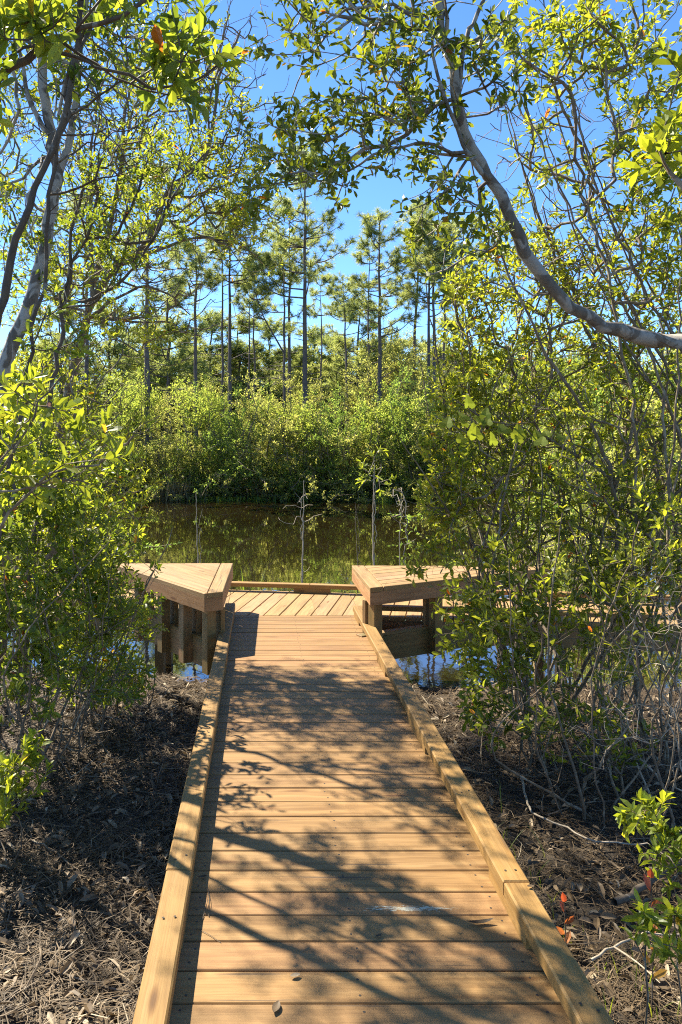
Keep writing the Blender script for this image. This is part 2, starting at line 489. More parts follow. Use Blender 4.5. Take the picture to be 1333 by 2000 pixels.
# benches: triangular corner seats
def bench(label, poly, hyp, legs_at, trim_edge):
    """poly: seat outline; hyp: (a, c) the slanting front edge; legs stand on a rim joist under it"""
    p = ccw(poly)
    root = thing('bench', label, 'bench', (float(p[:, 0].mean()), float(p[:, 1].mean()), -.24))
    a, c = (np.array(v, float) for v in hyp); d = nrm(c - a); nin = np.array([-d[1], d[0]])
    if (p.mean(0) - a) @ nin < 0: nin = -nin
    ins = inset(p, .042)
    mb = MB()                                           # seat boards parallel to the slanting edge, inside a border
    t0, t1 = (np.array(v, float) for v in trim_edge); td = nrm(t1 - t0); tn = np.array([-td[1], td[0]])
    if (p.mean(0) - t0) @ tn < 0: tn = -tn
    inner = clip([tuple(x) for x in inset(p, .0)], -tn, -(tn @ t0 + .125), 1)
    planks(mb, inner, d, .142, .006, .412, .452, phase=float(np.array([-d[1], d[0]]) @ a) - .04, jit=.0008, screws='ends')
    border = clip([tuple(x) for x in p], tn, tn @ t0 + .119, 1)
    prism(mb, border, .412, .452, td, .004)
    part(mb.build('seat', [BENCHW, SCREW]), root)
    mb = MB()
    o = inset(p, -.0); n = len(p)
    for i in range(n):                                  # skirt boards under the seat edge
        u, w = p[i], p[(i + 1) % n]
        e = nrm(w - u); nn = np.array([-e[1], e[0]])
        L = np.linalg.norm(w - u)
        if L < .05: continue
        q = [u + e * .0, w - e * .0, w - e * .02 + nn * .038, u + e * .02 + nn * .038]
        prism(mb, [q[0], q[1], q[2], q[3]], .302, .4115, e, .002)
    part(mb.build('skirt', FASCIA), root)
    mb = MB()                                           # rim joist under the front edge
    off = nin * .17
    b0, b1 = a + off + d * .02, c + off - d * .15
    bar(mb, b0, b1, .04, -.235, -.012)
    part(mb.build('rim_joist', FRAME), root)
    mb = MB(); bar(mb, b0 + nin * .02 - d * .0, b1 + nin * .02, .085, -.011, .012); part(mb.build('ledge_board', FRAME), root)
    for t in legs_at:
        q = a + d * t + nin * .105
        mb = MB(); upright(mb, q, d, .085, .085, -.235, .3015); leg = part(mb.build('leg', POST), root)
        mb = MB(); upright(mb, q + nin * .108 , d, .085, .04, .0125, .3015); s = mb.build('cleat', POST); s.parent = leg
    return root, p
left_poly = [(-.325, 6.29), (-.297, 7.74), (-1.40, 7.72), (-1.455, 7.62), (-.470, 6.215)]
bench('low triangular wooden corner bench left of the boardwalk, its slanting front facing the shady bank', left_poly,
      ((-.470, 6.215), (-1.455, 7.62)), (.10, .50, .90, 1.38), ((-.325, 6.29), (-.297, 7.74)))
right_poly = [(.905, 6.45), (.885, 7.60), (2.75, 7.56), (2.80, 7.46)]
bench('triangular wooden corner bench right of the boardwalk, half hidden by the shrub', right_poly,
      ((.905, 6.45), (2.80, 7.46)), (.13, .80, 1.45, 1.95), ((.905, 6.45), (.885, 7.60)))

# ------------------------------------------------------------------ ground and water
def smooth(a, b, x):
    t = np.clip((x - a) / (b - a), 0, 1); return t * t * (3 - 2 * t)
def wav(x, y, k, s):
    r = np.random.default_rng(s); z = 0
    for _ in range(6):
        a, f, ph = r.uniform(0, 6.28), k * r.uniform(.5, 1.8), r.uniform(0, 6.28)
        z = z + np.sin((x * math.cos(a) + y * math.sin(a)) * f + ph) / 6
    return z
def gheight(x, y):
    x, y = np.asarray(x, float), np.asarray(y, float)
    near = -.31 + .05 * wav(x, y, 2.2, 3) + .02 * wav(x, y, 7, 4)
    shore = 6.25 + .22 * wav(x, y * 0, 1.1, 5) + .25 * smooth(-.3, -1.6, x)
    far_y = 32.0 + .8 * wav(x, y * 0, .35, 6)
    left = -9.5 - .05 * (y - 10) + 1.2 * wav(x * 0, y, .3, 7)
    right = 9.5 + .10 * (y - 10) + 1.2 * wav(x * 0, y, .3, 8)
    inpond = smooth(0, .75, y - shore) * (1 - smooth(0, 1.2, y - far_y)) * smooth(0, 2.0, x - left) * smooth(0, 2.0, right - x)
    rise = .5 * smooth(0, 14, y - far_y) - .35 * smooth(3, 12, np.maximum(y - 7, 0)) * (y < 33)
    return near * (1 - inpond) + inpond * -1.45 + rise * (1 - inpond) * .6
gx = np.concatenate([[-400, -200, -100, -60, -40], np.arange(-30, -4, 1.0), np.arange(-4, 4.5, .10), np.arange(5, 31, 1.0), [40, 60, 100, 200, 400]])
gy = np.concatenate([[-60, -20, -8], np.arange(-3, 9, .10), np.arange(9, 50, .75), [55, 65, 80, 120, 250, 600]])
X, Y = np.meshgrid(gx, gy)
V = np.stack([X, Y, gheight(X, Y)], -1).reshape(-1, 3)
nx = len(gx)
ii = (np.arange(len(gy) - 1)[:, None] * nx + np.arange(nx - 1)[None]).ravel()
mb = MB(); mb.bulk(V, np.stack([ii, ii + 1, ii + nx + 1, ii + nx], 1), .5)
tag(mb.build('ground', SOIL, smooth=True), kind='structure')
mb = MB()
mb.add([(-60, 5, ZW), (60, 5, ZW), (60, 46, ZW), (-60, 46, ZW)], [(0, 1, 2, 3)])
tag(mb.build('pond_water', WATER), kind='structure')

# ------------------------------------------------------------------ plants
def spline(pts, step):
    p = np.asarray(pts, float)
    if len(p) == 2: p = np.stack([p[0], p.mean(0), p[1]])
    q = np.vstack([2 * p[0] - p[1], p, 2 * p[-1] - p[-2]]); out = []
    for i in range(1, len(q) - 2):
        n = max(2, int(np.linalg.norm(q[i + 1] - q[i]) / step) + 1)
        t = np.linspace(0, 1, n, endpoint=False)[:, None]
        out.append(.5 * (2 * q[i] + (q[i + 1] - q[i - 1]) * t + (2 * q[i - 1] - 5 * q[i] + 4 * q[i + 1] - q[i + 2]) * t ** 2 + (3 * q[i] - q[i - 1] - 3 * q[i + 1] + q[i + 2]) * t ** 3))
    return np.vstack(out + [p[-1:]])
def tube(mb, pts, rad, n=6, mi=0):
    pts = np.asarray(pts, float); k = len(pts)
    t = nrm(np.gradient(pts, axis=0))
    ref = np.array([0, 0, 1.]) if abs(t[:, 2]).mean() < .8 else np.array([1., 0, 0])
    a = nrm(np.cross(t, ref)); bb = np.cross(t, a)
    an = np.arange(n) * 2 * math.pi / n
    rad = np.broadcast_to(np.asarray(rad, float), (k,))
    V = pts[:, None] + rad[:, None, None] * (np.cos(an)[None, :, None] * a[:, None] + np.sin(an)[None, :, None] * bb[:, None])
    i, j = np.meshgrid(np.arange(k - 1), np.arange(n), indexing='ij')
    f = np.stack([i * n + j, i * n + (j + 1) % n, (i + 1) * n + (j + 1) % n, (i + 1) * n + j], -1).reshape(-1, 4)
    mb.bulk(V.reshape(-1, 3), f, .5, mi)
def leaf_quads(mb, S, D, N, L, W, rnd, fine=True, fold=.22, droop=.12, mi=0):
    """leaves: base points S, directions D, surface normals N; each a folded pointed blade"""
    D = nrm(D); N = nrm(N - (N * D).sum(-1, keepdims=True) * D); B = np.cross(N, D)
    n = len(S); L = L[:, None]; W = W[:, None]
    at = lambda t, s, h: S + D * L * t + B * W * s + N * (W * h) - N * L * droop * t * t
    if fine:
        vs = [at(0, 0, 0), at(.30, .36, fold * .9), at(.72, .43, fold * .9), at(1, 0, 0), at(.72, -.43, fold * .9), at(.30, -.36, fold * .9), at(.30, 0, 0), at(.72, 0, 0)]
        V = np.stack(vs, 1).reshape(-1, 3); o = (np.arange(n) * 8)[:, None]
        mb.bulk(V, np.concatenate([o + np.array([6, 7, 2, 1]), o + np.array([6, 5, 4, 7])]), np.tile(rnd, 2), mi)
        tri = np.concatenate([o + np.array([0, 6, 1]), o + np.array([7, 3, 2]), o + np.array([0, 5, 6]), o + np.array([7, 4, 3])])
        s = mb.nv; mb.nv -= len(V); mb.v.append(np.zeros((0, 3)))
        mb.f.append(tri + mb.nv); mb.r.append(np.tile(rnd, 4)); mb.mi.append(np.full(len(tri), mi)); mb.uv.append(np.zeros((tri.size, 2)))
        mb.nv = s
    else:
        vs = [at(0, 0, 0), at(.5, .5, fold), at(1, 0, 0), at(.5, -.5, fold)]
        V = np.stack(vs, 1).reshape(-1, 3); o = (np.arange(n) * 4)[:, None]
        mb.bulk(V, o + np.array([0, 3, 2, 1]), rnd, mi)

class Plant:
    def __init__(s, seed): s.p, s.par, s.len, s.rad, s.chains, s.ends = [], [], [], [], [], []; s.g = np.random.default_rng(seed); s.pa = np.zeros((0, 3)); s.la = np.zeros(0)
    def stem(s, pts, r0, r1, step=.12, wob=.008, sides=8, parent=None, attach=0.0):
        q = spline(pts, step)
        q[1:-1] += s.g.normal(0, wob, (len(q) - 2, 3))
        t = np.linspace(0, 1, len(q)); r = (r0 + (r1 - r0) * t ** .8) * (1 + .09 * np.sin(np.cumsum(s.g.uniform(.3, 1.3, len(q)))) * min(1, r0 / .02) + s.g.normal(0, .03, len(q)))
        k0 = len(s.p); ids = []
        for i in range(len(q)):
            s.p.append(q[i]); s.par.append(parent if i == 0 else len(s.p) - 2); s.rad.append(r[i])
            # nodes low on the stem are made costly, so twigs spring from its upper part
            s.len.append((0 if i == 0 else s.len[-1] + .12 * np.linalg.norm(q[i] - q[i - 1])) + (50 if t[i] < attach else 0))
            ids.append(len(s.p) - 1)
        s.chains.append((ids, sides, True)); return ids
    def grow(s, tips, bf=.30, step=.11, wob=.035, up=.35, spread=.4):
        P0 = np.array(s.p); tips = np.asarray(tips)
        d0 = np.array([np.min(((P0 - t) ** 2).sum(1)) for t in tips])
        cap = len(s.p) + 40 * len(tips); A = np.zeros((cap, 3)); Ln = np.zeros(cap); n = len(s.p)
        A[:n] = P0; Ln[:n] = s.len
        for t in tips[np.argsort(d0)]:
            d = np.sqrt(((A[:n] - t) ** 2).sum(1))
            j = int(np.argmin(d + bf * Ln[:n])); dj = d[j]
            pj = s.par[j]; dirp = nrm(A[j] - A[pj]) if pj is not None else np.array([0, 0, 1.])
            to = (t - A[j]) / (dj + 1e-9)
            m0 = nrm(dirp * spread + to) * dj; m1 = nrm(to + np.array([0, 0, up]) + s.g.normal(0, .25, 3)) * dj
            k = min(36, max(3, int(dj / step) + 2)); u = np.linspace(0, 1, k)[:, None]
            c = (2 * u ** 3 - 3 * u ** 2 + 1) * A[j] + (u ** 3 - 2 * u ** 2 + u) * m0 + (-2 * u ** 3 + 3 * u ** 2) * t + (u ** 3 - u ** 2) * m1
            c[1:-1] += s.g.normal(0, 1, (k - 2, 3)) * wob * min(1, dj) * .6
            ids = [j]
            for i in range(1, k):
                s.p.append(c[i]); s.par.append(ids[-1]); s.rad.append(None); s.len.append(s.len[ids[-1]] + np.linalg.norm(c[i] - c[i - 1]))
                ids.append(len(s.p) - 1); A[n] = c[i]; Ln[n] = s.len[-1]; n += 1
            s.chains.append((ids, 4, False)); s.ends.append(ids)
    def wood(s, name, mat, root, rt=.0022, ex=.46, rmax=.03):
        w = np.zeros(len(s.p))
        for e in s.ends: w[e[-1]] += 1
        for i in range(len(s.p) - 1, -1, -1):
            if s.par[i] is not None: w[s.par[i]] += w[i]
        r = np.array([(rt * max(1, w[i]) ** ex) if x is None else x for i, x in enumerate(s.rad)])
        r = np.where([x is None for x in s.rad], np.minimum(r, rmax), r)
        for i, x in enumerate(s.rad):
            if x is None and r[i] > r[s.par[i]] : r[i] = r[s.par[i]] * .9
        mb = MB(); A = np.array(s.p)
        for ids, n, ex_ in s.chains:
            rr = r[ids].copy()
            if not ex_: rr[0] = rr[1] if len(rr) > 1 else rr[0]
            n2 = n if ex_ else (5 if rr.max() > .009 else 3)
            tube(mb, A[ids], rr, n2)
        s.A = A
        return mb
    def shoots(s, per, ln, lim=None):
        """short leafy side shoots along the twigs; returns start, direction, length"""
        A = np.array(s.p); S, D, L = [], [], []
        for ids in s.ends:
            q = A[ids]; e = nrm(q[-1] - q[-2]); l = ln * s.g.uniform(.8, 1.3)
            S.append(q[-1] - e * l * .5); D.append(e); L.append(l)
            seg = np.linalg.norm(q[-1] - q[0])
            for _ in range(s.g.poisson(per)):
                i = s.g.integers(max(0, int(len(q) - 1 - .75 / .11)), len(q) - 1); f = s.g.random()
                t = nrm(q[i + 1] - q[i]); rad = nrm(np.cross(t, s.g.normal(0, 1, 3)))
                S.append(q[i] * (1 - f) + q[i + 1] * f); D.append(nrm(t * .6 + rad * .8 + np.array([0, 0, .25]))); L.append(ln * s.g.uniform(.5, 1.25))
        return np.array(S), np.array(D), np.array(L)
    def foliage(s, mbw, per, ln, k, leaf, mat, root, name='crown', fine=True, endbias=.75, lim=None, tilt=.7):
        S, D, L = s.shoots(per, ln); g = s.g; M = len(S)
        # the shoots themselves
        a = nrm(np.cross(D, g.normal(0, 1, (M, 3)))); bb = np.cross(D, a)
        an = np.arange(3) * 2.094; r = np.stack([np.full(M, .0018), np.full(M, .0010)], 1)
        ring = np.cos(an)[None, None, :, None] * a[:, None, None] + np.sin(an)[None, None, :, None] * bb[:, None, None]
        base = np.stack([S, S + D * L[:, None]], 1)
        V = (base[:, :, None] + ring * r[:, :, None, None]).reshape(-1, 3)
        o = (np.arange(M) * 6)[:, None]
        mbw.bulk(V, np.concatenate([o + np.array([0, 1, 4, 3]), o + np.array([1, 2, 5, 4]), o + np.array([2, 0, 3, 5])]), .5)
        kk = g.poisson(k, M).clip(2, None); idx = np.repeat(np.arange(M), kk)
        n = len(idx); order = np.concatenate([np.arange(c) for c in kk]); frac = (order + 1) / np.repeat(kk, kk)
        t = 1 - (1 - frac) ** 1.0 * endbias - g.uniform(0, .1, n)
        phi = order * 2.4 + np.repeat(g.uniform(0, 6.28, M), kk) + g.normal(0, .3, n)
        rad = np.cos(phi)[:, None] * a[idx] + np.sin(phi)[:, None] * bb[idx]
        up = np.array([0, 0, 1.0])
        op = (.55 + .55 * frac)[:, None]
        d = nrm(D[idx] * op + rad * .95 + up * g.normal(.10, .25, n)[:, None])
        N = nrm(D[idx] * .6 - rad * .2 + up * tilt + g.normal(0, .38, (n, 3)))
        sz = g.normal(1, .18, n).clip(.45, 1.4) * (.75 + .35 * np.minimum(1, 1.6 - frac))
        tint = np.repeat(g.normal(0, .14, M), kk)
        rnd = (g.beta(1.5, 1.8, n) * .85 + .05 + tint * 1.2 + .12 * (frac - .5)).clip(0, .955)
        odd = g.random(n) < .006; rnd[odd] = g.uniform(.975, 1, odd.sum())
        mb = MB()
        leaf_quads(mb, S[idx] + D[idx] * (L[idx] * t)[:, None], d, N, leaf[0] * sz, leaf[1] * sz * g.uniform(.85, 1.15, n), rnd, fine, g.gamma(2, .12, (n, 1)).clip(.02, .7), g.normal(.16, .2, (n, 1)).clip(-.2, .8))
        return mb
def blob_tips(g, blobs):
    out = []
    for px, py, Yc, rx, ry, rY, n in blobs:
        d = np.clip(g.normal(0, .55, (n, 3)), -1.35, 1.35)
        for v in d:
            yy = max(1.3, Yc + v[1] * rY)
            out.append(P(px + v[0] * rx, py - v[2] * ry, yy))
    return np.array(out)
FLAT = []
def plant(name, label, cat, seed, base, stems, blobs, leaf=(.07, .026), per=1.6, ln=.12, k=6, mats=(BARK_GREY, GREEN), group=None, bare=None,
          attach=.25, up=.35, rt=.0022, bf=.30, bare_n=0, rmax=.011, step=.11, wood_name='trunk', crown_name='crown', fine=True):
    """base: ground point (x, y); stems: (points, r0, r1[, attach]); blobs: leafy masses; bare: masses of leafless twigs"""
    z = float(gheight(base[0], base[1]))
    root = thing(name, label, cat, (base[0], base[1], z), group)
    pl = Plant(seed)
    leaf = (leaf[0] * .84, leaf[1] * .86); k = k * 1.12; ln = ln * .92
    blobs = [b_[:6] + (int(b_[6] * 1.2) + 1,) for b_ in blobs]
    for st in stems:
        pl.stem(st[0], st[1], st[2], attach=st[3] if len(st) > 3 else attach, sides=10 if st[1] > .02 else 6)
    tips = blob_tips(pl.g, blobs)
    if len(tips):
        tips[:, 2] = np.maximum(tips[:, 2], gheight(tips[:, 0], tips[:, 1]) + .08)
        pl.grow(tips, bf=bf, up=up, step=step)
    ends = list(pl.ends)
    if bare:
        bt = blob_tips(pl.g, bare); bt[:, 2] = np.maximum(bt[:, 2], gheight(bt[:, 0], bt[:, 1]) + .1)
        pl.grow(bt, bf=bf * .5, up=.3, step=step)
    w = pl.wood(wood_name, mats[0], root, rt=rt, rmax=rmax)
    if ends:
        pl.ends = ends
        c = pl.foliage(w, per, ln, k, leaf, mats[1], root, fine=fine)
        part(c.build(crown_name, mats[1]), root)
    part(w.build(wood_name, mats[0], smooth=True), root)
    return root
def pix(lst, Y):
    """a stem drawn through points of the photo, each at its own distance"""
    return [P(a[0], a[1], a[2] if len(a) > 2 else Y) for a in lst]
def gpt(px, Y):
    x = (px - CX) / F * Y; return np.array([x, Y, float(gheight(x, Y)) - .05])
def fan(seed, base, n, spread, height, r0, r1, lean=(0, 0), base_r=.18, curve=.15):
    """several stems rising from one rootstock"""
    g = np.random.default_rng(seed); out = []
    for i in range(n):
        a = g.uniform(0, 6.28); br = base_r * math.sqrt(g.random()); h = height * g.uniform(.6, 1.08); sp = spread * math.sqrt(g.random())
        x, y = base[0] + br * math.cos(a), base[1] + br * math.sin(a); z = float(gheight(x, y)) - .06
        a2 = a + g.normal(0, .6)
        top = np.array([x + sp * math.cos(a2) + lean[0] * h, y + sp * math.sin(a2) + lean[1] * h, z + h])
        b0 = np.array([x, y, z]); mid = b0 * .5 + top * .5 + g.normal(0, curve, 3) * np.array([1, 1, .2]); mid[:2] -= (top[:2] - b0[:2]) * .12
        q1 = b0 * .75 + mid * .25 + g.normal(0, curve * .25, 3); rr = g.uniform(.6, 1.15)
        out.append(([b0, q1, mid, top], r0 * rr, r1))
    return out

# ---- trees and shrubs on the left
plant('tree', 'leaning tree with a thick pale trunk blotched with lichen at the left edge', 'tree', 21, (-1.85, 4.65),
      [(pix([(-95, 1520), (-62, 1150), (-8, 800), (18, 690), (60, 590), (90, 470), (112, 350), (106, 290), (90, 200), (78, 80), (66, -60), (40, -250), (20, -420)], 4.65), .070, .014, .52),
       (pix([(112, 345), (138, 260), (150, 190), (157, 90), (175, -40), (210, -220)], 4.65), .026, .008, .2),
       (pix([(98, 262), (72, 225), (48, 165), (40, 100), (20, 10), (-40, -120)], 4.65), .018, .006, .2),
       (pix([(30, -330), (-120, -420, 5.2), (-320, -480, 5.8)], 4.8), .02, .008, .0)],
      [(90, 60, 4.8, 150, 130, .6, 56), (30, 430, 4.8, 60, 130, .4, 30), (230, 120, 4.8, 110, 110, .5, 45), (-160, 40, 5.2, 160, 220, .9, 120), (40, -240, 5.0, 280, 180, .9, 85), (-330, -300, 5.6, 180, 200, .9, 45)],
      leaf=(0.052, 0.022), mats=(BARK_PALE, GREEN), bare=[(60, 330, 4.7, 90, 190, .4, 110), (200, 180, 4.8, 120, 140, .5, 130)], per=1.2, k=4.5)
plant('tree', 'slender dark-barked tree crossing in front of the lichen-blotched trunk at upper left', 'tree', 22, (-1.48, 4.0),
      [(pix([(-72, 1600), (-40, 1100), (-12, 700), (10, 560), (44, 430), (66, 370), (105, 290), (125, 240), (137, 160), (147, 80), (162, 0), (172, -120), (190, -300)], 4.0), .036, .010, .55)],
      [(190, 20, 4.2, 120, 100, .5, 45), (170, -170, 4.3, 200, 130, .7, 91), (130, 640, 4.0, 60, 60, .3, 8)],
      leaf=(.062, .027), mats=(BARK_DARK, GREEN), bare=[(180, 250, 4.1, 110, 150, .4, 90)], per=1.2, k=4.5)
plant('tree', 'small tree with a sharply crooked dark stem bending right beside the pale trunk', 'tree', 23, (-2.0, 5.6),
      [(pix([(35, 1400), (60, 1150), (82, 880), (108, 720), (124, 645), (120, 600), (142, 588), (186, 580), (240, 545), (288, 492), (322, 410), (372, 335), (400, 300)], 5.6), .030, .007, .45),
       (pix([(120, 602), (136, 545), (140, 450), (158, 380), (185, 300), (195, 230)], 5.6), .018, .006, .1)],
      [(300, 420, 5.7, 80, 90, .4, 37), (200, 470, 5.6, 90, 110, .5, 56), (330, 300, 5.7, 80, 70, .4, 45), (170, 330, 5.6, 60, 60, .4, 26)],
      leaf=(0.05, 0.021), mats=(BARK_DARK, GREEN), bare=[(220, 380, 5.6, 120, 150, .5, 50)], k=4.5, per=1.2)
plant('tree', 'spreading tree at left with forked grey stems sweeping right over the pond', 'tree', 24, (-1.95, 7.0),
      [(pix([(95, 1330), (105, 1050), (130, 790), (160, 670), (180, 590), (228, 522), (290, 470), (328, 375), (392, 318), (416, 250), (430, 150), (470, 60)], 7.1), .075, .010, .42),
       (pix([(150, 700), (172, 610), (182, 560), (176, 420), (178, 310), (195, 190), (225, 80)], 7.1), .026, .008, .25),
       (pix([(232, 518), (300, 490), (380, 465), (450, 470), (505, 500)], 7.0), .022, .006, .1),
       (pix([(176, 620), (230, 580), (290, 560), (340, 580), (372, 615)], 7.0), .02, .006, .1),
       (pix([(182, 560), (215, 440), (240, 300), (250, 190), (290, 90), (330, 0)], 7.3), .03, .008, .2)],
      [(250, 330, 7.4, 120, 150, .9, 192), (415, 330, 7.1, 110, 130, .8, 131), (470, 430, 6.9, 75, 75, .6, 96), (300, 140, 7.5, 160, 130, 1, 147), (150, 480, 7.0, 120, 110, .8, 113), (270, 640, 6.6, 110, 55, .6, 47), (400, 180, 7.3, 110, 110, .7, 56), (490, 330, 7, 60, 60, .5, 38), (60, 560, 7.2, 80, 120, .7, 87), (10, 170, 8.2, 120, 150, .8, 137), (-70, -40, 8.8, 150, 150, 1, 137)],
      leaf=(0.05, 0.021), mats=(BARK_GREY, SPRING), bare=[(440, 130, 7.2, 100, 150, .7, 190), (330, 560, 6.8, 120, 90, .6, 130), (260, 230, 7.2, 170, 150, .8, 230), (180, 520, 7, 140, 120, .6, 120)], per=1.2, rt=.0026, k=4.5)
plant('tree', 'tree at the far left reaching a branch of large leaves across the top left corner', 'tree', 25, (-1.28, 2.15),
      [(pix([(-400, 2300), (-390, 1500), (-360, 900), (-330, 500), (-250, 300), (-130, 215), (-40, 178), (20, 135), (90, 86), (160, 56), (240, 28), (330, -15)], 2.15), .05, .005, .62),
       (pix([(90, 87), (150, 112), (200, 138), (290, 168), (370, 165), (425, 128)], 2.15), .006, .003, .3),
       (pix([(-330, 500), (-350, 200), (-380, -100), (-420, -400)], 2.2), .03, .01, .3)],
      [(60, 40, 2.12, 75, 45, .2, 12), (370, 100, 2.2, 65, 45, .2, 12), (335, 190, 2.2, 45, 18, .12, 4), (-5, 240, 2.15, 12, 22, .1, 2), (230, -25, 2.2, 110, 25, .2, 6), (-120, 130, 2.1, 90, 90, .3, 14), (-350, -250, 2.3, 200, 250, .5, 60)],
      leaf=(.066, .030), ln=.08, mats=(BARK_DARK, GREEN), per=.8, k=5, step=.06)
SHR_L = 'leafy shrubs on the left bank'
plant('shrub', 'dense leafy shrub filling the left side, thin grey stems at its foot', 'shrub', 31, (-1.62, 4.75),
      fan(131, (-1.55, 4.75), 26, .75, 1.5, .010, .003, base_r=.5, lean=(.05, 0), curve=.2),
      [(80, 1000, 4.8, 130, 120, .5, 152), (190, 1100, 4.9, 85, 80, .4, 88), (60, 1180, 4.6, 110, 100, .4, 112), (195, 1225, 4.9, 55, 55, .3, 32), (90, 1310, 4.5, 120, 80, .4, 64), (40, 890, 4.7, 100, 80, .4, 72), (225, 1345, 4.7, 55, 35, .25, 14), (-120, 1050, 4.6, 130, 250, .5, 120)],
      leaf=(.055, .024), mats=(BARK_GREY, GREEN), group=SHR_L, bare=[(110, 1380, 4.5, 140, 110, .4, 260), (180, 1230, 4.8, 110, 120, .4, 160), (80, 1000, 4.8, 130, 170, .4, 160)], wood_name='stems', crown_name='foliage', attach=.12, k=5, per=1.3)
plant('shrub', 'tall shrub on the left bank behind the lichen-blotched trunk, above the dense thicket', 'shrub', 32, (-2.2, 6.1),
      fan(132, (-2.2, 6.1), 14, .9, 2.6, .018, .005, base_r=.4),
      [(60, 760, 6.2, 110, 120, .6, 84), (170, 800, 6.3, 80, 100, .5, 52), (150, 940, 6.1, 110, 120, .5, 97), (240, 900, 6.4, 45, 90, .4, 22), (250, 1030, 6.2, 40, 60, .4, 16), (-60, 900, 6.0, 100, 200, .6, 65)],
      leaf=(.06, .022), mats=(BARK_GREY, SPRING), group=SHR_L, bare=[(180, 760, 6.3, 130, 160, .6, 220)], wood_name='stems', crown_name='foliage', k=4.5, per=1.2)
plant('shrub', 'close shrub with large bright yellow-green leaves reaching in at mid-left', 'shrub', 33, (-1.02, 2.6),
      [(pix([(-75, 2000), (-60, 1500), (-50, 1150), (-20, 960), (40, 860), (80, 790), (120, 735)], 2.6), .010, .003, .5),
       (pix([(-50, 1150), (20, 1000), (100, 930), (180, 905), (235, 880), (262, 850)], 2.6), .007, .003, .35),
       (pix([(-20, 960), (60, 950), (130, 940), (175, 945)], 2.55), .005, .0025, .3)],
      [(70, 790, 2.6, 60, 50, .2, 11), (195, 850, 2.55, 50, 40, .15, 7), (110, 935, 2.55, 70, 40, .2, 9), (0, 860, 2.6, 60, 80, .2, 10), (-60, 1000, 2.6, 60, 100, .2, 12)],
      leaf=(.060, .025), ln=.09, mats=(BARK_GREY, BRIGHT), per=.7, k=5, group=SHR_L, wood_name='stems', crown_name='foliage', step=.06)
plant('shrub', 'little shoot with fresh bright leaves low at the left edge above the pine litter', 'shrub', 34, (-1.22, 3.55),
      fan(134, (-1.24, 3.55), 5, .18, .55, .006, .002, base_r=.08),
      [(28, 1500, 3.55, 45, 55, .18, 20), (10, 1590, 3.5, 40, 35, .15, 9), (-60, 1500, 3.5, 50, 70, .2, 12)],
      leaf=(.06, .022), ln=.08, mats=(BARK_GREY, BRIGHT), per=.9, group=SHR_L, wood_name='stems', crown_name='foliage', step=.06)
plant('shrub', 'low sprawling shrub on the bank edge beside the left bench and open water', 'shrub', 35, (-1.15, 5.55),
      fan(135, (-1.15, 5.55), 9, .4, .75, .008, .003, base_r=.2),
      [(225, 1200, 5.6, 45, 55, .25, 30), (280, 1215, 5.9, 38, 40, .2, 17), (240, 1330, 5.4, 55, 40, .25, 22), (160, 1300, 5.4, 70, 80, .3, 40)],
      leaf=(.06, .022), mats=(BARK_GREY, BRIGHT), group=SHR_L, bare=[(220, 1290, 5.5, 60, 70, .3, 40)], wood_name='stems', crown_name='foliage', per=1.2)
plant('shrub', 'shrub standing in the water beyond the crossing boardwalk on the left', 'shrub', 36, (-2.75, 10.4),
      fan(136, (-2.75, 10.4), 14, .9, 2.6, .018, .005, base_r=.5),
      [(130, 960, 10.4, 110, 130, .8, 118), (215, 1000, 10.3, 50, 80, .6, 42), (60, 800, 10.6, 120, 120, .8, 105), (180, 830, 10.6, 60, 90, .6, 42), (-60, 950, 10.4, 100, 180, .8, 84), (130, 1080, 10.3, 110, 40, .6, 42)],
      leaf=(.075, .028), mats=(BARK_GREY, GREEN), group=SHR_L, wood_name='stems', crown_name='foliage', fine=False, bare=[(200, 930, 10.4, 80, 120, .6, 60)], k=4.5)

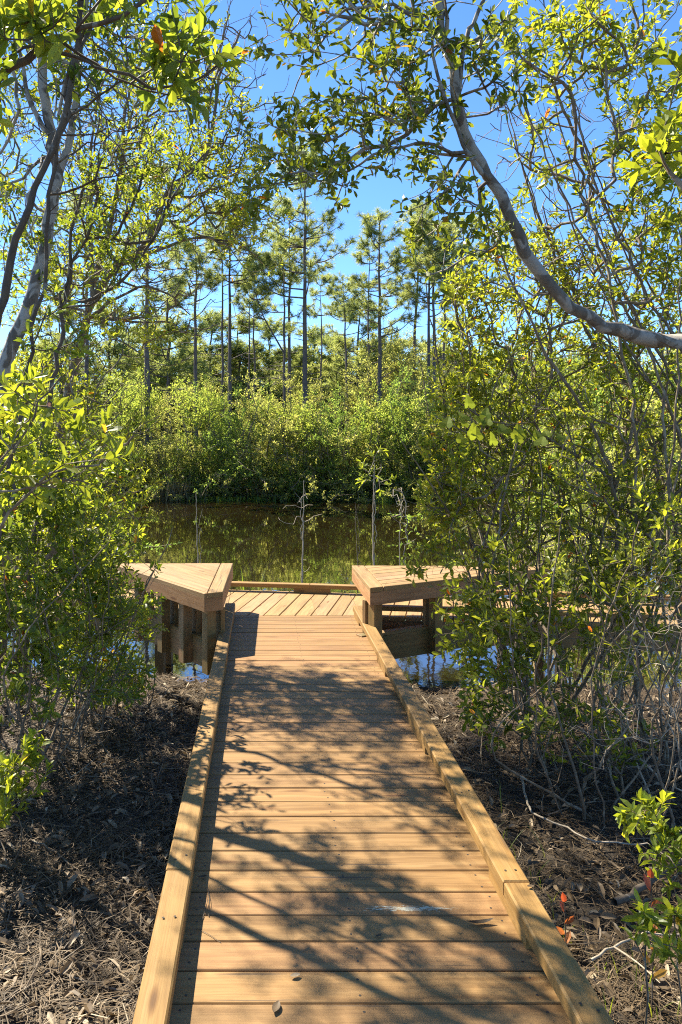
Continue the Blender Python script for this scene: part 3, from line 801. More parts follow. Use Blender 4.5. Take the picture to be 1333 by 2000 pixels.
# ---- trees and shrubs on the right
plant('tree', 'arching tree with a smooth blotched trunk leaning over the boardwalk from the right', 'tree', 41, (2.95, 3.6),
      [(pix([(1750, 1690, 3.6), (1690, 1300, 3.65), (1590, 900, 3.7), (1460, 715, 3.75), (1380, 675, 3.8), (1320, 668, 3.8), (1240, 653, 3.8), (1150, 622, 3.8), (1085, 565, 3.8), (1030, 490, 3.8), (998, 425, 3.8), (955, 345, 3.8), (925, 285, 3.8), (900, 225, 3.8), (882, 135, 3.8), (862, 60, 3.8), (848, -25, 3.8), (830, -200, 3.9), (780, -360, 4.0)], 3.8), .062, .013, .62),
       (pix([(960, 350), (918, 312), (892, 245), (868, 185), (848, 110), (840, 40)], 3.78), .014, .006, .2),
       (pix([(893, 190), (905, 85), (925, 45), (945, 0), (985, -120)], 3.8), .017, .007, .2),
       (pix([(930, 308), (880, 294), (820, 284), (760, 290), (700, 320), (640, 352), (560, 362)], 3.75), .010, .004, .2),
       (pix([(868, 80), (800, 20), (720, 10), (640, 40), (580, 80)], 3.8), .012, .004, .2),
       (pix([(1090, 570), (1040, 575), (985, 555), (940, 560)], 3.8), .006, .003, .2)],
      [(760, 90, 3.8, 140, 95, .5, 55), (600, 50, 3.9, 90, 65, .4, 21), (565, 265, 3.8, 80, 60, .4, 21), (690, 225, 3.8, 95, 80, .4, 30), (820, 250, 3.7, 85, 105, .4, 38), (600, 335, 3.6, 110, 40, .3, 25), (850, 390, 3.7, 75, 70, .4, 18), (950, 110, 3.8, 80, 110, .4, 26), (850, 520, 3.75, 40, 60, .25, 6), (700, -60, 3.8, 250, 80, .6, 52), (960, 470, 3.8, 60, 60, .3, 6), (655, 400, 3.7, 50, 25, .2, 3)],
      leaf=(.056, .025), ln=.10, mats=(BARK_MOTTLED, DARKG), per=0.9, k=4.5, rt=.0024, bare=[(960, 200, 3.8, 70, 120, .4, 25)])
g_ = np.random.default_rng(5)
thin = []
for i in range(13):
    x0, y0 = g_.uniform(1180, 1420), g_.uniform(700, 900); yy = g_.uniform(5.0, 6.2); l = g_.uniform(.7, 1.1)
    base_px = x0 + g_.uniform(40, 140)
    thin.append(([gpt(base_px, yy), P(x0 + 30, y0 + 250, yy), P(x0, y0, yy), P(x0 - 110 * l, y0 - 190 * l, yy), P(x0 - 215 * l, y0 - 420 * l, yy), P(x0 - 270 * l, y0 - 610 * l, yy)], g_.uniform(.012, .022), .004, .55))
plant('tree', 'many-stemmed tree of thin bare grey stems slanting up to the left at upper right', 'tree', 42, (3.3, 5.6), thin,
      [(1215, 100, 5.6, 140, 120, .7, 90), (1270, 300, 5.4, 90, 130, .6, 75), (1080, 80, 5.7, 120, 90, .6, 56), (1290, 480, 5.3, 80, 110, .6, 52), (1120, 330, 5.7, 110, 60, .6, 22), (1240, -120, 5.6, 220, 120, .8, 67)],
      leaf=(.066, .029), mats=(BARK_GREY, SPRING), bare=[(1080, 240, 5.6, 150, 150, .6, 190), (1150, 480, 5.6, 150, 170, .6, 220)], per=1.2, bf=.2, k=4.5)
plant('tree', 'tree close by at the right edge, a spray of big sunlit leaves near its top', 'tree', 43, (1.75, 2.3),
      [(pix([(1680, 2200), (1660, 1400), (1600, 800), (1530, 450), (1440, 340), (1370, 310), (1300, 300)], 2.3), .035, .004, .7), (pix([(1600, 800), (1600, 300), (1560, -100), (1480, -350)], 2.3), .02, .006, .3)],
      [(1300, 295, 2.3, 42, 50, .15, 9), (1420, 330, 2.3, 70, 90, .2, 12), (1360, 130, 2.35, 40, 50, .2, 5), (1520, -100, 2.4, 150, 200, .4, 30)],
      leaf=(.060, .028), ln=.08, mats=(BARK_GREY, BRIGHT), per=.7, k=5, step=.06)
SHR_R = 'leafy shrubs on the right bank'
plant('shrub', 'tall dense sunlit shrub right of the right bench, below the arching trunk', 'shrub', 51, (2.15, 5.7),
      fan(151, (2.2, 5.7), 22, 1.0, 3.0, .017, .004, base_r=.6, curve=.25),
      [(865, 905, 5.75, 38, 110, .3, 76), (858, 1010, 5.6, 32, 50, .25, 26), (900, 740, 5.9, 50, 120, .4, 86), (915, 560, 6.0, 35, 60, .3, 35), (960, 620, 5.9, 75, 130, .5, 78), (1010, 790, 5.7, 120, 140, .6, 146), (1120, 560, 5.9, 150, 120, .7, 139), (1200, 800, 5.7, 130, 160, .6, 157), (930, 950, 5.5, 90, 120, .5, 91), (1080, 1000, 5.3, 150, 130, .5, 122), (1300, 640, 5.8, 120, 160, .6, 122), (1240, 1010, 5.2, 120, 130, .5, 91), (1380, 900, 5.4, 100, 250, .6, 91), (1040, 470, 6, 110, 90, .5, 54)],
      leaf=(.054, .023), mats=(BARK_GREY, SPRING), group=SHR_R, per=1.3, wood_name='stems', crown_name='foliage', rt=.0024, bare=[(1130, 950, 5.3, 190, 220, .5, 420), (1100, 620, 5.8, 170, 150, .6, 160)], k=4.5)
plant('shrub', 'lower leafy shrub in front of the right bench with many upright grey stems', 'shrub', 52, (1.85, 4.55),
      fan(152, (1.95, 4.5), 30, .7, 1.6, .009, .0028, base_r=.62, curve=.16, lean=(-.05, .05)),
      [(925, 1215, 4.95, 65, 65, .3, 31), (1020, 1180, 4.7, 110, 90, .4, 78), (990, 1310, 4.6, 80, 60, .3, 31), (1180, 1190, 4.6, 130, 120, .4, 75), (1090, 1400, 4.4, 110, 70, .35, 27), (880, 1090, 5.1, 50, 70, .3, 22), (1290, 1080, 4.5, 90, 110, .4, 45), (935, 1310, 4.85, 35, 45, .3, 16), (960, 1390, 4.6, 50, 40, .3, 18), (1200, 1460, 4.3, 90, 60, .3, 15)],
      leaf=(.058, .025), mats=(BARK_GREY, SPRING), group=SHR_R, per=1.2, wood_name='stems', crown_name='foliage', bare=[(960, 1320, 4.8, 70, 80, .3, 60), (1150, 1380, 4.4, 170, 140, .4, 480), (1230, 1180, 4.4, 110, 120, .3, 160)], attach=.2, k=4.5)
plant('shrub', 'leafless tangle of bleached twigs at the right edge in front of the leafy shrub', 'dead shrub', 53, (2.25, 4.05),
      fan(153, (2.3, 4.05), 11, .45, 1.15, .008, .0025, base_r=.3, lean=(-.02, 0), curve=.2), [],
      mats=(BARK_DEAD, GREEN), bare=[(1280, 1270, 4.0, 90, 130, .3, 130), (1330, 1150, 4.0, 90, 110, .3, 70), (1200, 1420, 4.0, 100, 90, .25, 40)], wood_name='stems', attach=.2, rt=.0016)
plant('shrub', 'shrub behind the crossing boardwalk, half seen through the tall sunlit right shrub', 'shrub', 54, (4.0, 10.3),
      fan(154, (4.0, 10.3), 16, 1.0, 3.2, .018, .005, base_r=.5),
      [(985, 900, 10.3, 50, 180, .9, 110), (1060, 700, 10.6, 90, 200, .9, 140), (1150, 900, 10.3, 120, 220, .9, 160)],
      leaf=(.08, .034), mats=(BARK_GREY, GREEN), group=SHR_R, wood_name='stems', crown_name='foliage', fine=False, per=1.4, k=4.5)
plant('sapling', 'small shoot of bright green leaves on the dark ground at lower right', 'sapling', 55, (1.62, 3.05),
      [([gpt(1345, 3.02), P(1340, 1720, 3.02), P(1310, 1650, 3.02), P(1262, 1590, 3.02)], .006, .002, .4)],
      [(1258, 1585, 3.02, 32, 22, .08, 8), (1290, 1650, 3.0, 26, 36, .1, 7), (1315, 1720, 3.0, 22, 26, .1, 5)],
      leaf=(.055, .022), ln=.06, mats=(BARK_GREY, BRIGHT), per=.7, k=6, step=.05, wood_name='stem', crown_name='leaves')
plant('sapling', 'low seedling with pale green leaves beside a grey twig in the lower right litter', 'sapling', 56, (1.40, 2.52),
      [([gpt(1265, 2.5), P(1262, 1830, 2.5), P(1272, 1790, 2.5)], .004, .002, .1), ([gpt(1340, 2.55), P(1322, 1840, 2.55), P(1318, 1780, 2.55)], .004, .002, .1)],
      [(1268, 1810, 2.5, 22, 30, .06, 5), (1320, 1790, 2.55, 22, 26, .07, 5), (1310, 1865, 2.5, 25, 14, .05, 3)],
      leaf=(.058, .02), ln=.05, mats=(BARK_GREY, BRIGHT), per=.4, k=5, step=.04, wood_name='stem', crown_name='leaves')
def red_seedling(label, px, py, Yd, seed, sz):
    b = gpt(px, Yd); g = np.random.default_rng(seed)
    root = thing('seedling', label, 'seedling', tuple(b))
    top = P(px, py, Yd); h = top[2] - b[2]
    mb = MB(); tube(mb, spline([b, b * .5 + top * .5 + [.006, 0, 0], top], .02), .0022, 5); part(mb.build('stem', BARK_DARK), root)
    n = 8; t = np.linspace(.35, 1, n); S = b + (top - b) * t[:, None]; ph = np.arange(n) * 2.4
    D = np.stack([np.cos(ph), np.sin(ph) * .7 - .2, .35 + t * .9], -1)
    N = np.stack([g.normal(0, .3, n), -np.ones(n) * .9, np.ones(n) * .5], -1)
    mb = MB(); leaf_quads(mb, S, D, N, np.full(n, sz) * g.uniform(.7, 1.1, n), np.full(n, sz * .42), np.linspace(.9, .05, n), True, .2, .15)
    part(mb.build('leaves', REDLEAF), root)
red_seedling('red and orange leaved seedling close beside the right edge board', 1103, 1762, 2.75, 61, .055)
red_seedling('seedling with upright salmon pink leaves at the right edge above a fallen branch', 1272, 1715, 2.7, 62, .062)
# grape vine over the right shrub
vine = thing('grape_vine', 'climbing vine with broad rounded leaves across the shrub right of the pond', 'vine', tuple(gpt(1000, 4.6)))
vp = spline([gpt(1010, 4.6), P(1040, 1200, 4.7), P(1060, 950, 4.8), P(1040, 850, 4.7), P(1000, 830, 4.65), P(950, 820, 4.6), (P(895, 785, 4.6))], .08)
mb = MB(); tube(mb, vp, .004, 5); part(mb.build('stem', BARK_DARK, smooth=True), vine)
mb = MB(); g = np.random.default_rng(63)
for px, py in [(900, 800), (918, 828), (898, 830), (935, 815), (960, 828), (985, 838), (1008, 850), (1045, 848), (1060, 860), (965, 860), (940, 845), (1075, 850), (915, 790), (880, 815), (1025, 862), (950, 805), (975, 850), (1095, 868), (908, 850)]:
    c = P(px + g.normal(0, 6), py + g.normal(0, 6), 4.6 + g.normal(0, .06)); r = g.uniform(.034, .052)
    n = nrm(np.array([g.normal(0, .5), -1, g.normal(.5, .4)])); u = nrm(np.cross(n, [0, 0, 1.])); w = np.cross(n, u) * -1
    an = np.linspace(-math.pi / 2, 1.5 * math.pi, 25)[:-1]; rr = r * (.82 + .16 * np.cos(3 * (an - math.pi / 2)) + .05 * np.cos(9 * an) + .28 * np.exp(-((an - math.pi / 2) / .28) ** 2) - .40 * np.exp(-((an + math.pi / 2) / .3) ** 2) - .40 * np.exp(-((an - 1.5 * math.pi) / .3) ** 2))
    cup = g.uniform(.15, .4)
    V = [c] + [c + u * math.cos(a) * q + w * math.sin(a) * q + n * (abs(math.cos(a)) * q * cup - .25 * q * max(0, math.sin(a))) for a, q in zip(an, rr)]
    mb.add(V, [(0, i, i % 24 + 1) for i in range(1, 25)], g.uniform(.1, .8))
part(mb.build('leaves', VINELEAF), vine)

# ---- plants in the pond
def sapling(name, label, px, top, Yd, seed, r0, twigs, mat, leafy=None, lean=0):
    x = (px - CX) / F * Yd
    b0 = np.array([x, Yd, ZW - .35]); t = P(px + lean, top, Yd)
    pl = Plant(seed); root = thing(name, label, name.replace('_', ' '), (x, Yd, ZW))
    mid = b0 * .5 + t * .5 + np.array([pl.g.normal(0, .03), 0, 0])
    pl.stem([b0, b0 * .7 + mid * .3, mid, t], r0, r0 * .3, step=.09, wob=.005, attach=.2)
    tips = blob_tips(pl.g, twigs); pl.grow(tips, bf=.02, up=.35, step=.07, wob=.03, spread=.1)
    w = pl.wood('stem', mat, root, rt=.0032, rmax=.008)
    if leafy:
        e = pl.ends; pl.ends = e[-leafy:]
        c = pl.foliage(w, .4, .12, 4, (.10, .045), BRIGHT, root, fine=True); part(c.build('leaves', BRIGHT), root)
    part(w.build('stem', mat, smooth=True), root)
sapling('dead_sapling', 'bare grey dead sapling standing in the pond between the benches', 590, 938, 13.2, 71, .018,
        [(590, 965, 13.2, 25, 28, .15, 16), (560, 1010, 13.2, 22, 12, .12, 5), (615, 1000, 13.2, 18, 20, .1, 4), (590, 1100, 13.2, 22, 20, .12, 7)], BARK_DEAD, lean=4)
sapling('sapling', 'pale slim sapling in the pond with a few yellow-green leaves at its top', 732, 905, 14.3, 72, .022,
        [(715, 935, 14.3, 18, 24, .15, 10), (740, 930, 14.3, 16, 36, .15, 12), (735, 895, 14.3, 12, 20, .1, 6)], BARK_DEAD, leafy=13)
sapling('bare_reed', 'thin white leafless stem rising from the pond above the left bench', 394, 958, 13.8, 73, .014, [(388, 1000, 13.8, 8, 30, .08, 3)], BARK_DEAD, lean=-10)
sapling('bare_reed', 'very thin dark reed-like stem left of the leafy pale sapling', 700, 980, 13.4, 74, .010, [(695, 1000, 13.4, 8, 26, .06, 4)], BARK_GREY, lean=-6)
sapling('dead_bush', 'cluster of pale leafless twigs in the water beside the sunlit right shrub', 785, 960, 12.6, 75, .012,
        [(782, 985, 12.6, 20, 45, .3, 34), (792, 1040, 12.6, 16, 30, .2, 12)], BARK_DEAD)
# clump of broad blades just beyond the far edge board
def blades(mb, base, n, h, w, seed, lean=.35, spread=.06):
    g = np.random.default_rng(seed)
    for i in range(n):
        a = g.uniform(0, 6.28); s = np.array(base) + [g.normal(0, spread), g.normal(0, spread), 0]; hh = h * g.uniform(.55, 1.05); ln = lean * g.uniform(.2, 1.2)
        k = 5; t = np.linspace(0, 1, k); c = s + np.stack([np.cos(a) * ln * hh * t ** 1.8, np.sin(a) * ln * hh * t ** 1.8, hh * t], -1)
        sd = np.array([math.cos(a + 1.57), math.sin(a + 1.57), 0]); ww = w * g.uniform(.7, 1.2) * np.array([.6, 1, .95, .65, .03])
        fwd = np.array([math.cos(a), math.sin(a), 0])
        V = np.stack([c - sd * ww[:, None] + fwd * ww[:, None] * .3, c, c + sd * ww[:, None] + fwd * ww[:, None] * .3], 1).reshape(-1, 3)
        f = []
        for q in range(k - 1): f += [(3 * q, 3 * q + 1, 3 * q + 4, 3 * q + 3), (3 * q + 1, 3 * q + 2, 3 * q + 5, 3 * q + 4)]
        mb.bulk(V, np.array(f), g.uniform(.3, .95))
wb = P(486, 1150, 9.6); wb[2] = ZW - .1
mb = MB(); blades(mb, wb, 7, .98, .022, 81, .32, .04)
o = mb.build('water_plant', GRASS); tag(o, 'clump of upright bright green blades growing in the water beyond the far edge board', 'water plant')

# ---- the far bank: bushes, reeds and grass
def bush_proto(seed, h, w, mat, n=330, leaf=.085, bark=BARK_GREY):
    g = np.random.default_rng(seed)
    pl = Plant(seed)
    for i in range(9):
        a = g.uniform(0, 6.28); r = w * .42 * math.sqrt(g.random()); hh = h * g.uniform(.5, .9)
        pl.stem([np.array([.2 * math.cos(a), .2 * math.sin(a), 0]), np.array([r * .5 * math.cos(a), r * .5 * math.sin(a), hh * .5]), np.array([r * math.cos(a), r * math.sin(a), hh])], .035, .01, step=.3, wob=.03, sides=5, attach=.15)
    lob = [(g.normal(0, w * .22), g.normal(0, w * .22), h * g.uniform(.08, .88), w * g.uniform(.18, .32), h * g.uniform(.10, .18)) for _ in range(20)]
    T = []
    for i in range(n):
        x, y, z, r, rz = lob[g.integers(len(lob))]; d = np.clip(g.normal(0, .6, 3), -1.4, 1.4)
        T.append([x + d[0] * r, y + d[1] * r, max(.1, z + d[2] * rz)])
    for i in range(70): T.append([g.normal(0, w * .40), g.normal(-.2, w * .36), .05 + abs(g.normal(0, h * .13))])
    for i in range(14): T.append([g.normal(0, w * .25), g.normal(0, w * .25), h * g.uniform(.85, 1.12)])
    pl.grow(T, bf=.25, step=.35, wob=.06)
    root = thing('bush', 'x', 'bush')
    w_ = pl.wood('stems', bark, root, rt=.006, rmax=.03)
    c = pl.foliage(w_, 2.9, .36, 8, (leaf, leaf * .46), mat, root, fine=False, endbias=.95, tilt=.4)
    o = w_.build('stems', bark); o.parent = root
    o = c.build('foliage', mat); o.parent = root
    return root
FARLEAF2 = leaf_mat('far_bush_leaf_olive', [(0, (.13, .155, .06)), (.5, (.18, .20, .075)), (1, (.24, .25, .10))], (2.9, 2.6, 1.4), trans=.68, rough=.7, spec=.15)
FARLEAF3 = leaf_mat('far_bush_leaf_green', [(0, (.07, .11, .035)), (.5, (.115, .165, .05)), (1, (.19, .23, .07))], (2.8, 2.75, 1.3), trans=.66, rough=.7, spec=.15)
protos = [bush_proto(91, 4.0, 3.4, FARLEAF3), bush_proto(92, 4.4, 3.0, FARLEAF), bush_proto(93, 3.6, 3.8, FARLEAF2, 330), bush_proto(94, 5.4, 3.6, FARLEAF2, 360)]
FB = 'bushes crowding the far bank'
bush_spots = [  # photo x, distance, prototype, scale, label
    (205, 32.7, 0, .95, 'bush on the far bank behind the tall pine that stands nearest the water'),
    (265, 33.2, 1, .95, 'narrow bush at the far waterline beside the nearest pine trunk'),
    (330, 32.7, 2, .98, 'rounded bush on the far bank above the tan grass clump'),
    (395, 33.3, 1, 1.0, 'bright yellow-green bush on the far bank behind the thin white stem'),
    (455, 32.8, 0, .98, 'light green bush on the far bank seen over the right end of the left bench'),
    (520, 33.2, 2, 1.12, 'wide rounded bush on the far bank left of the dead sapling'),
    (580, 32.8, 1, 1.0, 'bush on the far bank straight behind the bare dead sapling'),
    (640, 33.0, 0, 1.10, 'full green bush on the far bank right of the dead sapling'),
    (700, 32.8, 2, 1.12, 'bush on the far bank behind the thin dark reed-like stem'),
    (752, 33.0, 1, 1.12, 'bush on the far bank just right of the leafy pale sapling'),
    (810, 32.7, 0, 1.15, 'tall bush on the far bank next to the sunlit right shrub'),
    (870, 33.0, 2, 1.2, 'bush on the far bank mostly hidden by the sunlit right shrub'),
    (140, 33.5, 2, 1.05, 'bush on the far bank showing through the left thicket'),
    (600, 42.5, 3, 1.01, 'taller bush in the second row under the tallest pine'),
    (700, 43.0, 3, 1.06, 'taller bush in the second row below the broad-crowned pine'),
    (770, 42.0, 3, 1.23, 'tallest dark rounded bush behind the far bank at right'),
    (850, 41.5, 3, 1.12, 'yellowish tall bush in the second row at the foot of the close pair of pines'),
    (500, 42.5, 3, 0.88, 'second-row bush behind the wide rounded bush'),
    (400, 43.0, 3, 0.81, 'second-row bush at the foot of the pair of straight pines'),
    (300, 42.5, 3, 0.86, 'second-row bush to the right of the pine nearest the water'),
    (240, 32.3, 2, .50, 'low bush dipping into the far water beside the nearest pine'), (372, 32.2, 0, .42, 'low bush at the far waterline right of the tan grass clump'), (440, 32.2, 1, .46, 'low bush at the far waterline above the right corner of the left bench'),
    (505, 32.3, 2, .48, 'low grey-green bush at the far waterline left of the dead sapling'), (556, 32.2, 0, .40, 'smallest low bush at the far waterline by the dead sapling'), (625, 32.3, 1, .45, 'low bush at the far waterline right of the dead sapling top'),
    (672, 32.2, 2, .44, 'low bush at the far waterline left of the thin reed-like stem'), (765, 32.3, 0, .48, 'low bush at the far waterline behind the green reeds'), (815, 32.0, 1, .5, 'low bush at the far waterline beside the pale twig cluster'),
]
GB = lambda x, y: float(gheight(x, y))
used = [False] * 4
for px, Yd, k, sc, lab in bush_spots:
    zs = random.uniform(.82, 1.14)
    x = (px - CX) / F * Yd; loc = (x, Yd, max(GB(x, Yd), ZW) - .08)
    rz = random.uniform(0, 6.28)
    if not used[k]:
        o = protos[k]; o.location = loc; o.scale = (sc, sc, sc * zs); o.rotation_euler = (0, 0, rz); o['label'] = lab; o['group'] = FB; used[k] = True
    else: copy_thing(protos[k], loc, (sc, sc, sc * zs), rz, lab, FB)
side_spots = [(-6.4, 15, 0, 1.0, 'bush on the left shore glimpsed through the left thicket stems'), (-7.6, 19, 1, 1.1, 'bush further back on the left shore between trunks'), (-8.6, 24, 2, 1.1, 'bush on the left shore near the pine by the water'), (-8.8, 28.5, 0, 1.1, 'bush at the far left corner of the pond'),
              (7.6, 14.5, 2, 1.15, 'bush behind the crossing boardwalk hidden deep in the right thicket'), (8.8, 19, 0, 1.2, 'bush on the right shore showing through the tall right shrub'), (10.2, 24, 1, 1.25, 'bush on the right shore above the sunlit shrub'), (9.8, 29.5, 2, 1.1, 'bush at the far right corner of the pond')]
for x, y, k, sc, lab in side_spots:
    copy_thing(protos[k], (x, y, max(GB(x, y), ZW) - .08), sc, random.uniform(0, 6.28), lab, 'bushes on the side shores')
mb = MB(); g = np.random.default_rng(95)
for i in range(700):
    x = g.uniform(-11, 12); y = 31.6 + .8 * float(wav(np.array(x), np.array(0.), .35, 6)) + abs(g.normal(.3, .5))
    blades(mb, (x, y, max(GB(x, y), ZW - .05)), 3, g.uniform(.12, .32), .02, 1000 + i, .8, .14)
tag(mb.build('bank_grass', GRASS), 'short mixed grass along the far waterline', 'grass', kind='stuff')
mb = MB(); g = np.random.default_rng(96)
for i in range(130):
    x = (345 - CX) / F * 32 + g.normal(0, .38); y = 31.7 + g.normal(0, .2)
    blades(mb, (x, y, ZW - .05), 4, g.uniform(.5, 1.0), .022, 3000 + i, .5, .1)
tag(mb.build('grass_clump', DRYGRASS), 'tan dry grass clump at the far waterline on the left', 'grass clump')
mb = MB()
for i in range(24):
    x = (748 - CX) / F * 30.6 + g.normal(0, .3); y = 30.6 + g.normal(0, .3)
    blades(mb, (x, y, ZW - .05), 3, g.uniform(.25, .6), .011, 5000 + i, .25, .12)
tag(mb.build('reed_clump', GRASS), 'green reeds standing in the water near the far bank on the right', 'reeds')

# ---- pines
def pine_proto(seed, h, crown0, r0, nb, blen, tufts, fork=False, lean=0, dens=1, stubs=8, young=False, npt=62):
    g = np.random.default_rng(seed); root = thing('pine_tree', 'x', 'pine tree')
    mb = MB(); k = 14; t = np.linspace(0, 1, k)
    tr = np.stack([lean * t ** 2 * h * .1 + g.normal(0, .03, k) * t, g.normal(0, .05, k) * t, t * h], -1)
    tr = spline(tr, .5); tt = np.linspace(0, 1, len(tr))
    tube(mb, tr, r0 * (1 - .86 * tt ** 1.2), 8)
    axes = [tr]
    if fork:
        i = int(len(tr) * .52); q = spline([tr[i], tr[i] + [-.5, .1, 1.0], tr[i] + [-1.3, .2, 2.6], tr[i] + [-1.8, .2, 4.2]], .4); tube(mb, q, np.linspace(r0 * .5, .025, len(q)), 6); axes.append(q)
    ts, td = [], []
    at = lambda f, ax=tr: ax[min(len(ax) - 1, int(f * (len(ax) - 1)))]
    for i in range(stubs):
        f = g.uniform(crown0 * .45, crown0); a = g.uniform(0, 6.28); l = g.uniform(.2, 1.5) * (.4 if young else 1)
        b = at(f); q = spline([b, b + np.array([math.cos(a), math.sin(a), g.uniform(-.1, .5)]) * l], .3); tube(mb, q, np.linspace(.03, .008, len(q)), 4)
    for i in range(nb):
        ax = axes[1] if fork and i % 3 == 0 else tr
        u = g.random() ** .85; f = (crown0 + (1 - crown0) * u) if ax is tr else .35 + .65 * u
        b = at(f, ax); a = i * 2.4 + g.normal(0, .5); rise = g.uniform(.15, .8) + .5 * u
        l = blen * (1.05 - .75 * u ** 1.6) * g.uniform(.55, 1.15)
        d = nrm(np.array([math.cos(a), math.sin(a), rise * .5])); e = b + d * l + np.array([0, 0, .28 * l * rise])
        q = spline([b, b + d * l * .5 + np.array([0, 0, -.05 * l]), e], .3); tube(mb, q, np.linspace(.045 * (1.1 - u * .6), .01, len(q)), 4)
        n = max(4, int(1.1 * tufts * l / blen * g.uniform(.7, 1.3)))
        for j in range(n):
            s = q[int((.35 + .65 * g.random() ** .7) * (len(q) - 1))]; dd = nrm(d * .7 + g.normal(0, .6, 3) + [0, 0, .45]); sl = g.uniform(.2, .75)
            p2 = s + dd * sl; tube(mb, [s, (s + p2) / 2 + [0, 0, -.03], p2], [.012, .009, .007], 3); ts.append(p2); td.append(dd)
        ts.append(e); td.append(nrm(d + [0, 0, .6]))
    ts.append(tr[-1]); td.append([0, 0, 1.])
    o = mb.build('trunk', BARK_PINE, smooth=True); o.parent = root
    ts, td = np.array(ts), nrm(np.array(td)); M = len(ts); n = int(npt * dens)
    idx = np.repeat(np.arange(M), n); D = nrm(td[idx] * .75 + nrm(g.normal(0, 1, (M * n, 3))))
    S = ts[idx] + td[idx] * g.uniform(-.25, .08, (M * n, 1)); L = g.uniform(.20, .36, M * n)
    W = np.full(M * n, .021); B = nrm(np.cross(D, g.normal(0, 1, (M * n, 3)))) * W[:, None]
    E = S + D * L[:, None] + np.array([0, 0, -1.]) * (L ** 2 * .35)[:, None]
    V = np.stack([S - B * .5, S + B * .5, E + B * .25, E - B * .25], 1).reshape(-1, 3)
    c = MB(); c.bulk(V, (np.arange(M * n) * 4)[:, None] + np.arange(4), (np.repeat(g.beta(2, 2, M), n) * .75 + g.uniform(0, .22, M * n)).clip(0, 1))
    o = c.build('crown', NEEDLE); o.parent = root
    return root
PP = [pine_proto(201, 18.0, .54, .17, 40, 2.8, 8), pine_proto(202, 16.0, .64, .14, 24, 2.1, 8), pine_proto(203, 15.0, .76, .10, 11, 1.3, 6, stubs=14),
      pine_proto(204, 15.5, .60, .12, 26, 2.1, 8, fork=True), pine_proto(205, 8.5, .26, .10, 40, 1.9, 7, young=True), pine_proto(206, 16.5, .66, .14, 26, 2.4, 8, lean=.4)]
PT = 'tall pines standing behind the far bank'
pines = [  # photo x of the trunk, photo y of the top, distance, prototype, turn, label
    (287, 330, 33.5, 0, 1.0, 'pine nearest the water at left, its trunk reaching down to the waterline'),
    (383, 400, 41, 1, 2.2, 'straight dark pine trunk right of the sweeping grey branches on the left'),
    (435, 400, 44, 2, .4, 'left one of a close pair of straight pines left of centre'),
    (449, 385, 42, 1, 4.0, 'right one of a close pair of straight pines left of centre'),
    (487, 520, 50, 2, 3.0, 'thin pine, left of a slim pair left of the forked pine'),
    (497, 500, 48, 2, 5.0, 'slightly taller pine, right of a slim pair left of the forked pine'),
    (556, 470, 42, 3, .2, 'forked pine leaning left beside the tallest pine'),
    (566, 395, 45, 1, 1.2, 'medium straight pine immediately left of the tallest pine'),
    (596, 285, 40, 0, 2.6, 'tallest pine with a thick trunk near the middle of the sky'),
    (628, 540, 50, 2, .9, 'thin short pine just right of the tallest pine'),
    (679, 540, 52, 5, 2.0, 'low-crowned pine left of the broad-crowned pine'),
    (720, 470, 46, 2, 3.7, 'slim pine close on the left of the broad-crowned pine'),
    (742, 425, 40, 0, 5.2, 'pine with the broad bushy crown right of the middle'),
    (806, 395, 43, 5, .3, 'pine standing alone right of centre with a side branch under its crown'),
    (838, 440, 38, 1, 3.3, 'left trunk of the close pair of pines at the edge of the right shrub'),
    (850, 420, 37, 5, 1.6, 'right trunk of the close pair of pines at the edge of the right shrub'),
    (868, 440, 41, 2, 2.3, 'thin pine just right of the close pair'),
    (905, 430, 44, 1, .8, 'pine half hidden by the upper leaves of the right shrub'),
    (170, 380, 42, 0, 3.9, 'pine seen between the crooked stem and the grey forked stems at left'),
]
hs = [18.0, 16.0, 15.0, 15.5, 8.5, 16.5]; used = [False] * 6
def put_pine(px, top, Yd, k, rot, lab, grp, wide=1.0):
    x = (px - CX) / F * Yd; z = GB(x, Yd) - .1; H = CAMZ - (top - CY) / F * Yd - z; s = H / hs[k]
    loc, sc = (x, Yd, z), (wide * (.5 + .5 * s),) * 2 + (s,)
    if not used[k]:
        o = PP[k]; o.location = loc; o.scale = sc; o.rotation_euler = (0, 0, rot); o['label'] = lab; o['group'] = grp; used[k] = True
    else: copy_thing(PP[k], loc, sc, rot, lab, grp)
for a in pines: put_pine(*a, PT)
BG = 'younger pines in the wood behind'
bgp = [(215, 600, 55, 'young pine whose rounded crown shows behind the grey forked stems'), (262, 640, 62, 'small distant pine between the forked stems and the pine nearest the water'), (330, 560, 50, 'bushy young pine filling the gap right of the pine nearest the water'), (362, 640, 64, 'distant pine crown just left of the straight dark trunk'),
       (410, 610, 58, 'young pine between the straight dark trunk and the close pair'), (468, 620, 60, 'young pine crown between the close pair and the slim pair'), (525, 625, 62, 'rounded young pine left of the forked pine'), (578, 680, 70, 'low distant pine crown showing between the two straight trunks at the tallest pine'),
       (612, 640, 66, 'young pine right behind the tallest pine'), (650, 655, 64, 'young pine right of the thin short pine'), (700, 590, 58, 'young pine with a rounded crown under the broad-crowned pine'), (770, 665, 72, 'small distant pine right of the broad-crowned pine'), (822, 660, 70, 'distant pine top between the lone pine and the close pair'), (890, 620, 60, 'young pine behind the top of the sunlit right shrub'), (120, 600, 54, 'young pine behind the crooked dark stem')]
for px, top, Yd, lab in bgp: put_pine(px, top, Yd, 4, random.uniform(0, 6.28), lab, BG, 1.6)
